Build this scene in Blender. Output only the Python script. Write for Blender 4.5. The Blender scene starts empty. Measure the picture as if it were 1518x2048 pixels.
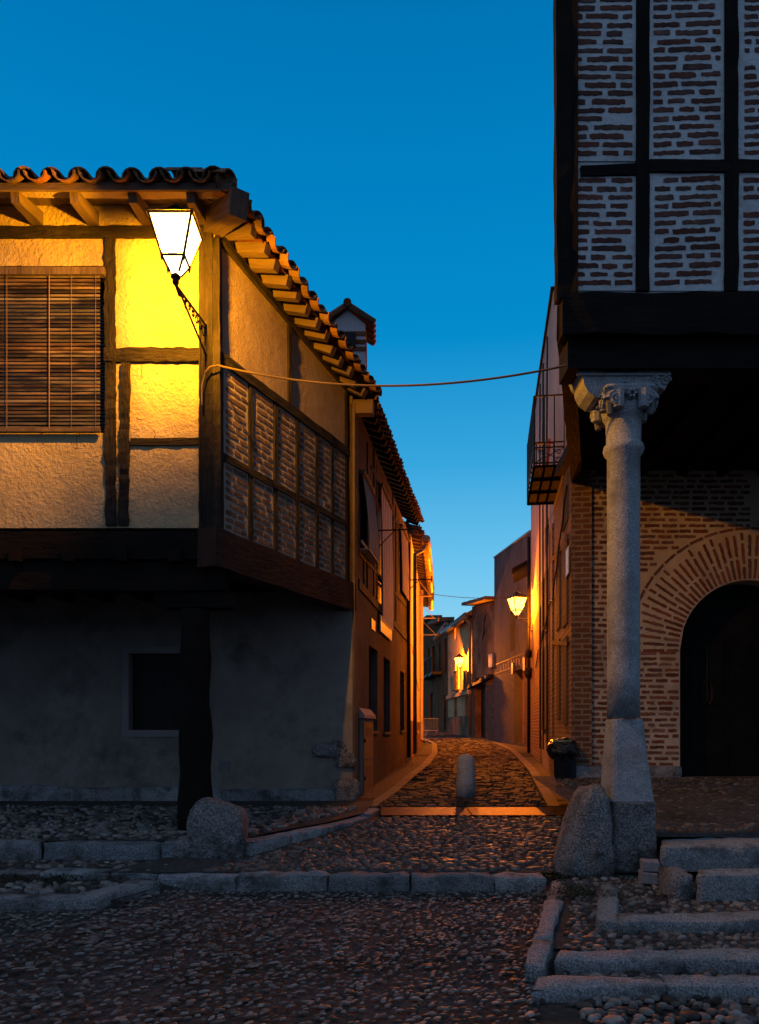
import bpy, math, random
import numpy as np
from mathutils import Vector, noise
random.seed(7)
V = Vector
D = bpy.data
SC = bpy.context.scene
COL = SC.collection

# ------------------------------------------------------------------ camera
EYE, F, HY, CX = 1.45, 1500.0, 1455.0, 759.0        # eye height, focal length and horizon in photo pixels
cam = D.cameras.new('camera'); camo = D.objects.new('camera', cam); COL.objects.link(camo)
cam.sensor_fit = 'HORIZONTAL'; cam.sensor_width = 36; cam.lens = F/1518*36
cam.shift_y = (HY-1024)/1518; cam.clip_end = 1500; cam.clip_start = .05
camo.location = (0, 0, EYE); camo.rotation_euler = (math.radians(90), 0, 0)
SC.camera = camo
SC.view_settings.view_transform = 'Standard'; SC.view_settings.look = 'None'
SC.view_settings.gamma = 1; SC.view_settings.exposure = 0

# ------------------------------------------------------------------ sky (dusk)
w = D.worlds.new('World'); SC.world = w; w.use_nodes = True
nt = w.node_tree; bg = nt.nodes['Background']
tc = nt.nodes.new('ShaderNodeTexCoord'); sx = nt.nodes.new('ShaderNodeSeparateXYZ')
rp = nt.nodes.new('ShaderNodeValToRGB')
nt.links.new(tc.outputs['Generated'], sx.inputs[0]); nt.links.new(sx.outputs['Z'], rp.inputs[0])
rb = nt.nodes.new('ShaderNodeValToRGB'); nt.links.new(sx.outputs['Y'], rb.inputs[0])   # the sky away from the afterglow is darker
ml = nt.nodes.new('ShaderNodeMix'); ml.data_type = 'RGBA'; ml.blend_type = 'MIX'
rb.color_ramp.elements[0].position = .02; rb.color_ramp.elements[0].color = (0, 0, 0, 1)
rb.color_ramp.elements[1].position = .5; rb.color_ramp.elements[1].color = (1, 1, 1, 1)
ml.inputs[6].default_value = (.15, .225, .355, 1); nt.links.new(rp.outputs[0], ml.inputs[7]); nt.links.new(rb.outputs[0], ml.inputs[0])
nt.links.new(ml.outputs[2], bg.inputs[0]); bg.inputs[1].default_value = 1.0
def lin(c): return tuple(((x/255+.055)/1.055)**2.4 if x/255 > .04045 else x/255/12.92 for x in c)
stops = [(0, (150, 200, 225)), (.10, (148, 214, 243)), (.21, (108, 195, 238)), (.33, (55, 166, 222)), (.46, (4, 140, 205)),
         (.60, (0, 127, 193)), (.69, (0, 116, 180)), (.80, (6, 66, 110)), (1, (12, 40, 70))]
els = rp.color_ramp.elements
while len(els) < len(stops): els.new(.5)
for e, (p, c) in zip(els, stops): e.position = p; e.color = lin(c)+(1,)

# ------------------------------------------------------------------ tags
def tag(o, label=None, cat=None, group=None, kind=None):
    if label: o['label'] = label
    if cat: o['category'] = cat
    if group: o['group'] = group
    if kind: o['kind'] = kind
    return o
def empty(name, loc, label, cat, group=None):
    o = D.objects.new(name, None); COL.objects.link(o); o.location = loc; o.empty_display_size = .2
    return tag(o, label, cat, group)
def root_loc(p):
    while p.parent: p = p.parent
    return V(p.location)

# ------------------------------------------------------------------ materials
def mk(name):
    m = D.materials.new(name); m.use_nodes = True
    return m, m.node_tree, m.node_tree.nodes['Principled BSDF']
def nd(t, k, **kw):
    n = t.nodes.new(k)
    for a, b in kw.items(): setattr(n, a, b)
    return n
def coords(t, kind, scale=(1, 1, 1)):
    tcn = nd(t, 'ShaderNodeTexCoord'); mp = nd(t, 'ShaderNodeMapping')
    t.links.new(tcn.outputs[kind], mp.inputs[0]); mp.inputs['Scale'].default_value = scale
    return mp.outputs[0]
def noi(t, vec, scale, detail=6, rough=.6, dist=0):
    n = nd(t, 'ShaderNodeTexNoise'); t.links.new(vec, n.inputs['Vector'])
    n.inputs['Scale'].default_value = scale; n.inputs['Detail'].default_value = detail
    n.inputs['Roughness'].default_value = rough; n.inputs['Distortion'].default_value = dist
    return n.outputs['Fac']
def ramp(t, fac, a, b, ca, cb):
    r = nd(t, 'ShaderNodeValToRGB'); t.links.new(fac, r.inputs[0])
    r.color_ramp.elements[0].position = a; r.color_ramp.elements[1].position = b
    r.color_ramp.elements[0].color = tuple(ca)+(1,) if len(ca) == 3 else ca
    r.color_ramp.elements[1].color = tuple(cb)+(1,) if len(cb) == 3 else cb
    return r.outputs[0]
def mix(t, fac, a, b, mode='MIX'):
    m = nd(t, 'ShaderNodeMix', data_type='RGBA', blend_type=mode)
    for i, x in ((0, fac), (6, a), (7, b)):
        if hasattr(x, 'links'): t.links.new(x, m.inputs[i])
        elif i == 0: m.inputs[0].default_value = x
        else: m.inputs[i].default_value = tuple(x)+(1,)
    return m.outputs[2]
def bump(t, b, h, dist, strength=1, prev=None):
    n = nd(t, 'ShaderNodeBump'); t.links.new(h, n.inputs['Height'])
    n.inputs['Distance'].default_value = dist; n.inputs['Strength'].default_value = strength
    if prev is not None: t.links.new(prev, n.inputs['Normal'])
    if b is not None: t.links.new(n.outputs[0], b.inputs['Normal'])
    return n.outputs[0]
SATR = (.2, 1.5)
def M(name, c1, c2, scale=3, bscale=30, bdist=.01, rough=.9, kind='Object', st=(1, 1, 1), lo=.35, hi=.65, island=0,
      stain=None, stain_s=.6, metal=0, spec=.3, big=None):
    m, t, b = mk(name)
    v = coords(t, kind, st)
    col = ramp(t, noi(t, v, scale), lo, hi, c1, c2)
    if stain: col = mix(t, ramp(t, noi(t, v, stain_s, 8, .7), .48, .66, (0, 0, 0), (1, 1, 1)), col, stain)
    if island:
        g = nd(t, 'ShaderNodeNewGeometry'); hsv = nd(t, 'ShaderNodeHueSaturation')
        mr = nd(t, 'ShaderNodeMapRange'); t.links.new(g.outputs['Random Per Island'], mr.inputs[0])
        mr.inputs[3].default_value = 1-island; mr.inputs[4].default_value = 1+island
        t.links.new(mr.outputs[0], hsv.inputs['Value']); t.links.new(col, hsv.inputs['Color'])
        mr2 = nd(t, 'ShaderNodeMapRange'); mm = nd(t, 'ShaderNodeMath', operation='MULTIPLY'); mm.inputs[1].default_value = 7.31
        fr = nd(t, 'ShaderNodeMath', operation='FRACT')
        t.links.new(g.outputs['Random Per Island'], mm.inputs[0]); t.links.new(mm.outputs[0], fr.inputs[0]); t.links.new(fr.outputs[0], mr2.inputs[0])
        mr2.inputs[3].default_value, mr2.inputs[4].default_value = (.8, 1.15) if 'brick' in name or 'tile' in name else SATR
        t.links.new(mr2.outputs[0], hsv.inputs['Saturation'])
        col = hsv.outputs[0]
    t.links.new(col, b.inputs['Base Color'])
    b.inputs['Roughness'].default_value = rough; b.inputs['Metallic'].default_value = metal
    b.inputs['Specular IOR Level'].default_value = spec
    pv = None
    if big: pv = bump(t, None, noi(t, v, big[0], 2), big[1])
    if bdist: bump(t, b, noi(t, v, bscale, 5, .65), bdist, 1, pv)
    return m
def MBR(name, b1, b2, mort, bw=.27, bh=.085, ms=.018, dist=.02, rough=.9, bd=.012, off=.5, stain=None):
    """brick or sett pattern on uv coordinates in metres"""
    m, t, b = mk(name)
    v = coords(t, 'UV')
    nz = nd(t, 'ShaderNodeTexNoise'); t.links.new(v, nz.inputs['Vector']); nz.inputs['Scale'].default_value = 9; nz.inputs['Detail'].default_value = 4
    sub = nd(t, 'ShaderNodeVectorMath', operation='SUBTRACT'); t.links.new(nz.outputs['Color'], sub.inputs[0]); sub.inputs[1].default_value = (.5, .5, .5)
    sc = nd(t, 'ShaderNodeVectorMath', operation='SCALE'); t.links.new(sub.outputs[0], sc.inputs[0]); sc.inputs['Scale'].default_value = dist*2
    ad = nd(t, 'ShaderNodeVectorMath', operation='ADD'); t.links.new(v, ad.inputs[0]); t.links.new(sc.outputs[0], ad.inputs[1])
    br = nd(t, 'ShaderNodeTexBrick'); t.links.new(ad.outputs[0], br.inputs['Vector'])
    br.inputs['Scale'].default_value = 1; br.inputs['Brick Width'].default_value = bw; br.inputs['Row Height'].default_value = bh
    br.inputs['Mortar Size'].default_value = ms; br.inputs['Mortar Smooth'].default_value = .3
    br.inputs['Color1'].default_value = tuple(b1)+(1,); br.inputs['Color2'].default_value = tuple(b2)+(1,); br.inputs['Mortar'].default_value = tuple(mort)+(1,)
    br.offset = off
    n2 = noi(t, v, 5, 8, .7)
    col = mix(t, ramp(t, n2, .3, .7, (0, 0, 0), (1, 1, 1)), br.outputs['Color'], mix(t, 1, br.outputs['Color'], (.55, .55, .6), 'MULTIPLY'))
    if stain: col = mix(t, ramp(t, noi(t, v, .8, 8, .7), .5, .62, (0, 0, 0), (1, 1, 1)), col, stain)
    t.links.new(col, b.inputs['Base Color']); b.inputs['Roughness'].default_value = rough; b.inputs['Specular IOR Level'].default_value = .3
    inv = nd(t, 'ShaderNodeMath', operation='SUBTRACT'); inv.inputs[0].default_value = 1; t.links.new(br.outputs['Fac'], inv.inputs[1])
    p = bump(t, None, inv.outputs[0], bd)
    bump(t, b, noi(t, v, 40, 4), .006, 1, p)
    return m
def glow(name, col, s):
    m = D.materials.new(name); m.use_nodes = True; t = m.node_tree; t.nodes.clear()
    o = nd(t, 'ShaderNodeOutputMaterial'); e = nd(t, 'ShaderNodeEmission'); tr = nd(t, 'ShaderNodeBsdfTransparent'); a = nd(t, 'ShaderNodeAddShader')
    e.inputs[0].default_value = tuple(col)+(1,); e.inputs[1].default_value = s; tr.inputs[0].default_value = (.8, .8, .8, 1)
    t.links.new(e.outputs[0], a.inputs[0]); t.links.new(tr.outputs[0], a.inputs[1]); t.links.new(a.outputs[0], o.inputs[0])
    return m

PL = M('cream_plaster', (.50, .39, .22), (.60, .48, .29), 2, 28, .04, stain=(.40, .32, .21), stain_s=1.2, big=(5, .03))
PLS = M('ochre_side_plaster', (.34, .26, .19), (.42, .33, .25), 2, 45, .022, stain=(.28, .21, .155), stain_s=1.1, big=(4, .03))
PLQ = M('dull_white_plaque', (.28, .24, .22), (.33, .29, .26), 6, 14, 0, .5)
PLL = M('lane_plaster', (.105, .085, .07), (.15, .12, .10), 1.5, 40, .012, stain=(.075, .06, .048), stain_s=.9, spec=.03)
PLG = M('grey_render', (.22, .20, .175), (.30, .275, .245), 1.2, 35, .01, stain=(.14, .125, .11), stain_s=1.1, spec=.03)
PLW = M('pale_plaster', (.34, .28, .25), (.42, .35, .31), 1.5, 30, .01, stain=(.27, .22, .2), stain_s=.8)
PLY = M('yellow_plaster', (.80, .66, .22), (.86, .72, .27), 1.5, 30, .008, stain=(.74, .56, .18))
PLM = M('modern_dark_render', (.085, .085, .095), (.125, .125, .135), 1.3, 18, .03, st=(1, 1, .5), stain=(.065, .065, .072), stain_s=.7, spec=.03)
PLR = M('old_flaking_plaster', (.13, .08, .05), (.24, .16, .10), 1.0, 12, .03, lo=.42, hi=.56, stain=(.08, .06, .045), stain_s=.8, spec=.03)
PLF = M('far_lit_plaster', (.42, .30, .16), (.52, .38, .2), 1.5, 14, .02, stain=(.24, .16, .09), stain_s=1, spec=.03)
PLD = M('red_dado', (.22, .09, .045), (.28, .12, .06), 2, 30, .008)
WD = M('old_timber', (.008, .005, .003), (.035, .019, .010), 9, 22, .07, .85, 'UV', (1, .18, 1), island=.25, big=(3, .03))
WDL = M('brown_rafter_timber', (.075, .032, .014), (.14, .065, .028), 7, 30, .012, .8, 'UV', (1, .15, 1), island=.2)
WDB = M('black_timber', (.006, .005, .005), (.014, .012, .011), 6, 22, .02, .9, 'UV', (1, .18, 1), spec=.15)
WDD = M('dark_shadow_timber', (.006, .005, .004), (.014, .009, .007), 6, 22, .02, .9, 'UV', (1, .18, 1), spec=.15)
WR = M('red_brown_beam', (.025, .009, .005), (.06, .022, .011), 6, 20, .03, .75, 'UV', (1, .2, 1))
SLAT = M('wooden_blind_slats', (.018, .013, .010), (.15, .11, .082), 5, 20, .003, .6, 'Object', (.35, 1, 3), lo=.42, hi=.62, island=.6)
TC = M('terracotta_tile', (.11, .05, .028), (.25, .12, .06), 6, 30, .008, .85, island=.35, stain=(.07, .06, .04), stain_s=3)
DIRTL = M('dark_joint_earth', (.008, .007, .006), (.02, .017, .014), 22, 45, .03, .95)
SETT = M('worn_setts', (.032, .024, .019), (.06, .046, .036), 9, 40, .012, .75, island=.5, stain=(.018, .014, .011), stain_s=1.3, spec=.25)
MOR = M('white_mortar', (.56, .60, .63), (.66, .70, .73), 3, 30, .018, stain=(.46, .48, .5), stain_s=2)
MORL = M('grey_mortar', (.34, .29, .24), (.43, .37, .31), 3, 40, .016, stain=(.28, .25, .22), stain_s=1.5)
MORA = M('sand_mortar', (.48, .39, .28), (.58, .48, .36), 3, 40, .016, stain=(.32, .26, .19), stain_s=1.2)
BRD = M('dark_brick', (.075, .034, .028), (.16, .065, .05), 8, 60, .006, island=.35)
BRL = M('brown_brick', (.10, .065, .048), (.17, .11, .08), 8, 60, .006, island=.3)
BRA = M('red_brick', (.12, .048, .028), (.21, .085, .048), 8, 60, .006, island=.35)
GR = M('granite', (.16, .18, .20), (.50, .53, .56), 120, 60, .008, .85, lo=.4, hi=.62, stain=(.15, .16, .17), stain_s=2.2)
GRW = M('weathered_granite', (.08, .08, .083), (.34, .335, .33), 60, 18, .05, .88, lo=.38, hi=.62, stain=(.035, .035, .033), stain_s=3, big=(5, .04))
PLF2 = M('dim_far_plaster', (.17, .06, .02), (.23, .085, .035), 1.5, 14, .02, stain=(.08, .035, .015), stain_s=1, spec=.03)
GRK = M('kerb_granite', (.12, .135, .15), (.40, .42, .44), 90, 22, .04, .85, lo=.4, hi=.62, stain=(.07, .075, .07), stain_s=3.5, island=.3)
DIRT = M('packed_earth', (.05, .046, .045), (.125, .113, .108), 22, 45, .05, .95, stain=(.03, .032, .018), stain_s=1.5)
PEB = M('river_pebbles', (.065, .06, .057), (.18, .165, .15), 14, 50, .006, .55, island=.9, spec=.35)
PEB2 = M('lane_cobbles', (.05, .04, .034), (.13, .105, .085), 14, 50, .006, .45, island=.55, spec=.5)
SET = MBR('paving_setts', (.055, .039, .029), (.026, .019, .015), (.004, .003, .002), .24, .16, .026, .012, .8, .03)
SETP = MBR('pavement_bricks', (.065, .042, .032), (.048, .031, .024), (.012, .009, .007), .2, .1, .008, .006, .85, .008)
PAVK = M('flush_kerb_stone', (.085, .07, .058), (.125, .105, .088), 20, 40, .008, .8)
IRON = M('black_iron', (.006, .006, .006), (.014, .012, .012), 20, 60, .002, .6, spec=.3)
STEEL = M('rusty_steel', (.06, .022, .008), (.11, .045, .018), 9, 60, .003, .5, metal=.8, st=(1, 1, 1))
COP = M('galvanised_gutter', (.36, .28, .20), (.45, .36, .26), 5, 40, .003, .5, metal=.2)
MATB = M('matt_black_iron', (.004, .004, .004), (.006, .006, .006), 20, 60, 0, 1, spec=0)
DARKP = M('dark_opening', (.003, .003, .003), (.006, .006, .006), 4, 20, 0, .5)
GLS = M('dark_glass', (.006, .008, .010), (.01, .012, .014), 3, 20, 0, .1, spec=.5)
BAG = M('black_plastic_bag', (.004, .004, .004), (.008, .008, .008), 6, 14, .03, .25, spec=.6)
BRS = M('bright_plastic_rim', (.3, .3, .1), (.4, .4, .15), 6, 14, 0, .3)
BINM = M('dark_blue_plastic', (.005, .007, .012), (.009, .012, .02), 6, 14, .002, .4)
CABM = M('brown_metal_door', (.17, .10, .055), (.22, .13, .075), 6, 30, .003, .6)
BLND = M('rattan_blind', (.45, .38, .36), (.6, .52, .5), 60, 50, .004, .7)
BLNW = M('pale_lattice_blind', (.6, .55, .58), (.78, .74, .76), 60, 50, .004, .7)
CARD = M('white_board', (.62, .55, .4), (.7, .62, .46), 6, 14, 0, .5)
SIGN = M('white_enamel', (.6, .62, .66), (.7, .72, .76), 6, 14, 0, .3)
BLUE = M('blue_enamel', (.02, .05, .2), (.02, .05, .2), 6, 14, 0, .3)
LEAF = M('weed_leaves', (.012, .02, .005), (.03, .045, .01), 20, 30, .002, .8, island=.5)
GRY = M('grey_metal', (.15, .15, .15), (.2, .2, .2), 20, 30, .002, .5, metal=.3)
ORB = M('orange_board', (.5, .09, .03), (.55, .1, .035), 4, 20, 0, .6)
BRW = MBR('small_bricks_wall', (.22, .095, .05), (.14, .065, .038), (.30, .22, .15), .25, .082, .018, .012)
BRF = MBR('blocks_of_dark_brick', (.10, .082, .075), (.145, .115, .10), (.085, .075, .07), .34, .09, .012, .012, stain=(.08, .07, .065))
RUB = MBR('rubble_stone_wall', (.17, .12, .08), (.08, .058, .04), (.10, .075, .05), .22, .12, .02, .07, bd=.04)
LAMP1 = glow('lit_lantern_glass', (1, .86, .52), 2.6)
LAMPO = glow('lit_orange_lantern_glass', (1, .44, .085), 3.2)

# ------------------------------------------------------------------ mesh builder
class MB:
    def __init__(s): s.v = []; s.f = []; s.m = []; s.uv = []; s.org = V((0, 0, 0))
    def face(s, pts, m=0, uv=None):
        i = len(s.v); s.v += [tuple(p) for p in pts]; s.f.append(list(range(i, i+len(pts)))); s.m.append(m); s.uv.append(uv)
    def hexa(s, b, t, m=0):                     # b, t = 4 corners each, same winding
        s.idx(list(b)+list(t), [(3, 2, 1, 0), (4, 5, 6, 7), (0, 1, 5, 4), (1, 2, 6, 5), (2, 3, 7, 6), (3, 0, 4, 7)], m)
    def idx(s, vs, fs, m=0, uvs=None):
        i = len(s.v); s.v += [tuple(p) for p in vs]
        for k, f in enumerate(fs):
            s.f.append([i+j for j in f]); s.m.append(m); s.uv.append(uvs[k] if uvs else None)
    def box(s, x0, x1, y0, y1, z0, z1, m=0):
        s.hexa([(x0, y0, z0), (x1, y0, z0), (x1, y1, z0), (x0, y1, z0)], [(x0, y0, z1), (x1, y0, z1), (x1, y1, z1), (x0, y1, z1)], m)
    def beam(s, p, q, wd, ht, side=None, n=6, jit=0.0, m=0, taper=1):
        """squared timber from p to q; wd along side vector, ht across it, edges jittered"""
        p, q = V(p), V(q); a = (q-p); L = a.length; a.normalize()
        side = V(side) if side is not None else (V((0, 0, 1)).cross(a) if abs(a.z) < .9 else V((1, 0, 0)))
        side = (side-a*side.dot(a)).normalized(); up = a.cross(side).normalized()
        vs = []; fs = []; us = []
        uo = random.random()*9; sd_ = random.random()*99
        def J(i, q): return jit*(1.5*noise.noise(V((i*.42+sd_, q*3.7, sd_)))+.9*noise.noise(V((i*1.1+sd_, q*5.1, 2)))+random.uniform(-.25, .25))
        for i in range(n+1):
            k = 1+(taper-1)*i/n
            c = p+a*L*i/n
            if 0 < i < n: c = c+side*J(i, 9)*.8
            for sx_, sy_ in ((-1, -1), (1, -1), (1, 1), (-1, 1)):
                vs.append(c+side*(sx_*wd*k/2+J(i, sx_+sy_*2))+up*(sy_*ht*k/2+J(i, sx_*3+sy_)*.7))
        per = [0, wd, wd+ht, 2*wd+ht, 2*wd+2*ht]
        for i in range(n):
            for j in range(4):
                fs.append((i*4+j, i*4+(j+1) % 4, (i+1)*4+(j+1) % 4, (i+1)*4+j))
                us.append([(uo+per[j], L*i/n), (uo+per[j+1], L*i/n), (uo+per[j+1], L*(i+1)/n), (uo+per[j], L*(i+1)/n)])
        e = n*4
        fs += [(3, 2, 1, 0), (e, e+1, e+2, e+3)]; us += [[(uo, 0), (uo+wd, 0), (uo+wd, ht), (uo, ht)]]*2
        s.idx(vs, fs, m, us)
    def tube(s, pts, r, k=8, m=0, cap=True):
        pts = [V(p) for p in pts]; vs = []; fs = []
        rs = r if isinstance(r, (list, tuple)) else [r]*len(pts)
        for i, p in enumerate(pts):
            a = (pts[min(i+1, len(pts)-1)]-pts[max(i-1, 0)]).normalized()
            sd = V((0, 0, 1)).cross(a) if abs(a.z) < .95 else V((1, 0, 0)); sd = (sd-a*sd.dot(a)).normalized(); up = a.cross(sd)
            for j in range(k):
                t_ = 2*math.pi*j/k; vs.append(p+sd*math.cos(t_)*rs[i]+up*math.sin(t_)*rs[i])
        for i in range(len(pts)-1):
            for j in range(k): fs.append((i*k+j, i*k+(j+1) % k, (i+1)*k+(j+1) % k, (i+1)*k+j))
        if cap: fs += [tuple(range(k))[::-1], tuple((len(pts)-1)*k+j for j in range(k))]
        s.idx(vs, fs, m)
    def lathe(s, c, prof, k=24, m=0, sq=0, jit=0):
        """profile (r, z) around vertical axis through c; sq rounds towards a square"""
        vs = []; fs = []
        for r, z in prof:
            for j in range(k):
                t_ = 2*math.pi*j/k; cx, sy_ = math.cos(t_), math.sin(t_); f_ = 1
                if sq: f_ = 1/((abs(cx)**sq+abs(sy_)**sq)**(1/sq))
                rr = r*f_+random.uniform(-jit, jit); vs.append((c[0]+cx*rr, c[1]+sy_*rr, c[2]+z))
        for i in range(len(prof)-1):
            for j in range(k): fs.append((i*k+j, i*k+(j+1) % k, (i+1)*k+(j+1) % k, (i+1)*k+j))
        fs += [tuple(range(k))[::-1], tuple((len(prof)-1)*k+j for j in range(k))]
        s.idx(vs, fs, m)
    def build(s, name, mats, parent=None, smooth=False, loc=None, bevel=0):
        me = D.meshes.new(name)
        P = np.array(s.v, dtype=np.float64).reshape(-1, 3)
        if parent is not None: o0 = np.array(root_loc(parent))
        elif loc is not None: o0 = np.array(loc)
        else: o0 = np.array([(P[:, 0].min()+P[:, 0].max())/2, (P[:, 1].min()+P[:, 1].max())/2, P[:, 2].min()])
        me.from_pydata((P-o0).tolist(), [], s.f)
        for mm in (mats if isinstance(mats, (list, tuple)) else [mats]): me.materials.append(mm)
        me.polygons.foreach_set('material_index', s.m)
        uvl = me.uv_layers.new(name='UVMap'); dat = []
        for f, u in zip(s.f, s.uv):
            if u: dat += [c for q in u for c in q]; continue
            a, b_, c_ = P[f[0]], P[f[1]], P[f[2]]; n = np.cross(b_-a, c_-a); ln = np.linalg.norm(n)+1e-12; n = n/ln
            if abs(n[2]) > .75:
                for i in f: dat += [P[i][0], P[i][1]]
            else:
                tx, ty = -n[1], n[0]; q = math.hypot(tx, ty)+1e-9; tx /= q; ty /= q
                for i in f: dat += [P[i][0]*tx+P[i][1]*ty, P[i][2]]
        uvl.data.foreach_set('uv', dat)
        if smooth: me.polygons.foreach_set('use_smooth', [True]*len(s.f))
        me.validate(); me.update()
        o = D.objects.new(name, me); COL.objects.link(o)
        if parent is not None: o.parent = parent
        else: o.location = V(o0)
        if bevel:
            b = o.modifiers.new('bevel', 'BEVEL'); b.width = bevel; b.segments = 2; b.limit_method = 'ANGLE'
        return o

class Wall:
    """vertical plane between two ground points; positions given in (u, z) or by photo pixel"""
    def __init__(s, x0, y0, x1, y1, flip=False):
        s.p = V((x0, y0, 0)); s.L = math.hypot(x1-x0, y1-y0); s.t = V(((x1-x0)/s.L, (y1-y0)/s.L, 0))
        n = V((s.t.y, -s.t.x, 0)); s.n = -n if flip else n
    def hit(s, px, py):
        k = (px-CX)/F                         # X = k*Y
        u = (k*s.p.y-s.p.x)/(s.t.x-k*s.t.y); y = s.p.y+u*s.t.y
        return u, EYE+(HY-py)*y/F
    def at(s, u, z, off=0): return s.p+s.t*u+s.n*off+V((0, 0, z))
    def box(s, mb, u0, u1, z0, z1, o0, o1, m=0):
        mb.hexa([s.at(u0, z0, o0), s.at(u1, z0, o0), s.at(u1, z0, o1), s.at(u0, z0, o1)], [s.at(u0, z1, o0), s.at(u1, z1, o0), s.at(u1, z1, o1), s.at(u0, z1, o1)], m)
    def sheet(s, mb, u0, u1, z0, z1, holes=(), thick=.3, reveal=.18, m=0, ztop=None):
        us = sorted({u0, u1, *[h[0] for h in holes], *[h[1] for h in holes]}); zs = sorted({z0, z1, *[h[2] for h in holes], *[h[3] for h in holes]})
        def zt(u, z): return z if ztop is None or z < z1 else z1+(ztop-z1)*(u-u0)/(u1-u0)
        for a, b in zip(us, us[1:]):
            for c, d in zip(zs, zs[1:]):
                if any(h[0] <= (a+b)/2 <= h[1] and h[2] <= (c+d)/2 <= h[3] for h in holes): continue
                mb.face([s.at(a, c), s.at(b, c), s.at(b, zt(b, d)), s.at(a, zt(a, d))], m)
        for h in holes:
            a, b, c, d = h[:4]; r = -reveal
            mb.face([s.at(a, c), s.at(a, d), s.at(a, d, r), s.at(a, c, r)], m); mb.face([s.at(b, c), s.at(b, c, r), s.at(b, d, r), s.at(b, d)], m)
            mb.face([s.at(a, d), s.at(b, d), s.at(b, d, r), s.at(a, d, r)], m); mb.face([s.at(a, c), s.at(a, c, r), s.at(b, c, r), s.at(b, c)], m)
        mb.face([s.at(u0, z0, -thick), s.at(u0, zt(u0, z1), -thick), s.at(u1, zt(u1, z1), -thick), s.at(u1, z0, -thick)], m)
        mb.face([s.at(u0, zt(u0, z1)), s.at(u1, zt(u1, z1)), s.at(u1, zt(u1, z1), -thick), s.at(u0, zt(u0, z1), -thick)], m)
        mb.face([s.at(u0, z0), s.at(u0, zt(u0, z1)), s.at(u0, zt(u0, z1), -thick), s.at(u0, z0, -thick)], m)
        mb.face([s.at(u1, z0), s.at(u1, z0, -thick), s.at(u1, zt(u1, z1), -thick), s.at(u1, zt(u1, z1))], m)
    def rect(s, x0, y0, x1, y1):
        """u0, u1, z0, z1 of a pixel rectangle (heights read at its left edge)"""
        u0, zt = s.hit(x0, y0); _, zb = s.hit(x0, y1); u1 = s.hit(x1, y0)[0]
        return min(u0, u1), max(u0, u1), zb, zt

def brick_piece(mb, pos, ang, L, H, W_, m, off=.005, j=.005):
    """one brick face with ragged edges on wall W_, centred on pos (u, z), turned by ang"""
    n = max(3, int(L/.03)); ca, sa = math.cos(ang), math.sin(ang); pts = []
    for i in range(n+1):
        e = 1 if 0 < i < n else .86
        pts.append((-L/2+L*i/n+random.uniform(-j, j)*.6, -H/2*e+random.uniform(-j, j)))
    for i in range(n, -1, -1):
        e = 1 if 0 < i < n else .86
        pts.append((-L/2+L*i/n+random.uniform(-j, j)*.6, H/2*e+random.uniform(-j, j)))
    w3 = [(pos[0]+a*ca-b*sa, pos[1]+a*sa+b*ca) for a, b in pts]
    top = [W_.at(a, b, off) for a, b in w3]; bot = [W_.at(a, b, -.01) for a, b in w3]; N = len(top)
    mb.idx(top+bot, [tuple(range(N))]+[(i, (i+1) % N, N+(i+1) % N, N+i) for i in range(N)], m)
def brick_rows(mb, W_, u0, u1, z0, z1, pitch, H, Lr, gap, m=1, keep=None, j=.005, tilt=0, off=.005):
    z = z0+pitch*.5; k = 0
    while z < z1-H*.3:
        u = u0-random.random()*Lr[1]*(.9 if k % 2 else .45); k += 1
        while u < u1:
            L = random.uniform(*Lr)
            if random.random() < .22: L *= .55
            a, b = max(u, u0), min(u+L, u1)
            if b-a > .045 and random.random() > .015:
                c = ((a+b)/2, z+tilt*((a+b)/2-u0)+random.uniform(-.004, .004))
                if keep is None or keep(a, b, c[1]): brick_piece(mb, c, tilt+random.uniform(-.012, .012), b-a, H*random.uniform(.85, 1.1), W_, m, off, j)
            u += L+gap*random.uniform(.7, 1.4)
        z += pitch

def tiles(mb, e0, e1, up, pitch=.26, courses=4, corner=None, r=.1, hip0=False, hip1=False):
    """barrel roof tiles on a slope whose eave runs from e0 to e1"""
    e0, e1, up = V(e0), V(e1), V(up).normalized(); a = e1-e0; L = a.length; a.normalize(); n = a.cross(up).normalized()
    if n.z < 0: n = -n
    N = int(L/pitch); K = 7
    for i in range(N*2+1):
        cover = i % 2 == 0; u = (i/2+.02)*pitch
        cc = courses
        if hip0: cc = min(cc, 2+int(u/.34))
        if hip1: cc = min(cc, 2+int((L-u)/.34))
        for c in range(cc):
            j1 = random.uniform(-.016, .016); ln = .45; st = c*.36-(.06 if not cover else .0)+random.uniform(-.02, .02)
            b = e0+a*(u+j1)+up*st+n*((.045 if cover else .02)+.012*c)
            R1, R2 = r*random.uniform(.95, 1.06), r*.82; th = .016
            vs = []; sgn = 1 if cover else -1
            bb = b+n*(0 if cover else R1*.62); tt = bb+up*ln-n*.012
            for (cen, R) in ((bb, R1), (tt, R2)):
                for rr in (R, R-th):
                    for q in range(K+1):
                        t_ = math.pi*q/K; vs.append(cen+a*(math.cos(t_)*rr)+n*(sgn*math.sin(t_)*rr*.85))
            k1 = K+1; fs = []
            for q in range(K):
                fs += [(q, q+1, 2*k1+q+1, 2*k1+q), (k1+q, 3*k1+q, 3*k1+q+1, k1+q+1), (q, k1+q, k1+q+1, q+1), (2*k1+q, 2*k1+q+1, 3*k1+q+1, 3*k1+q)]
            fs += [(0, 2*k1, 3*k1, k1), (K, k1+K, 3*k1+K, 2*k1+K)]
            mb.idx(vs, fs, 0)

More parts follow.
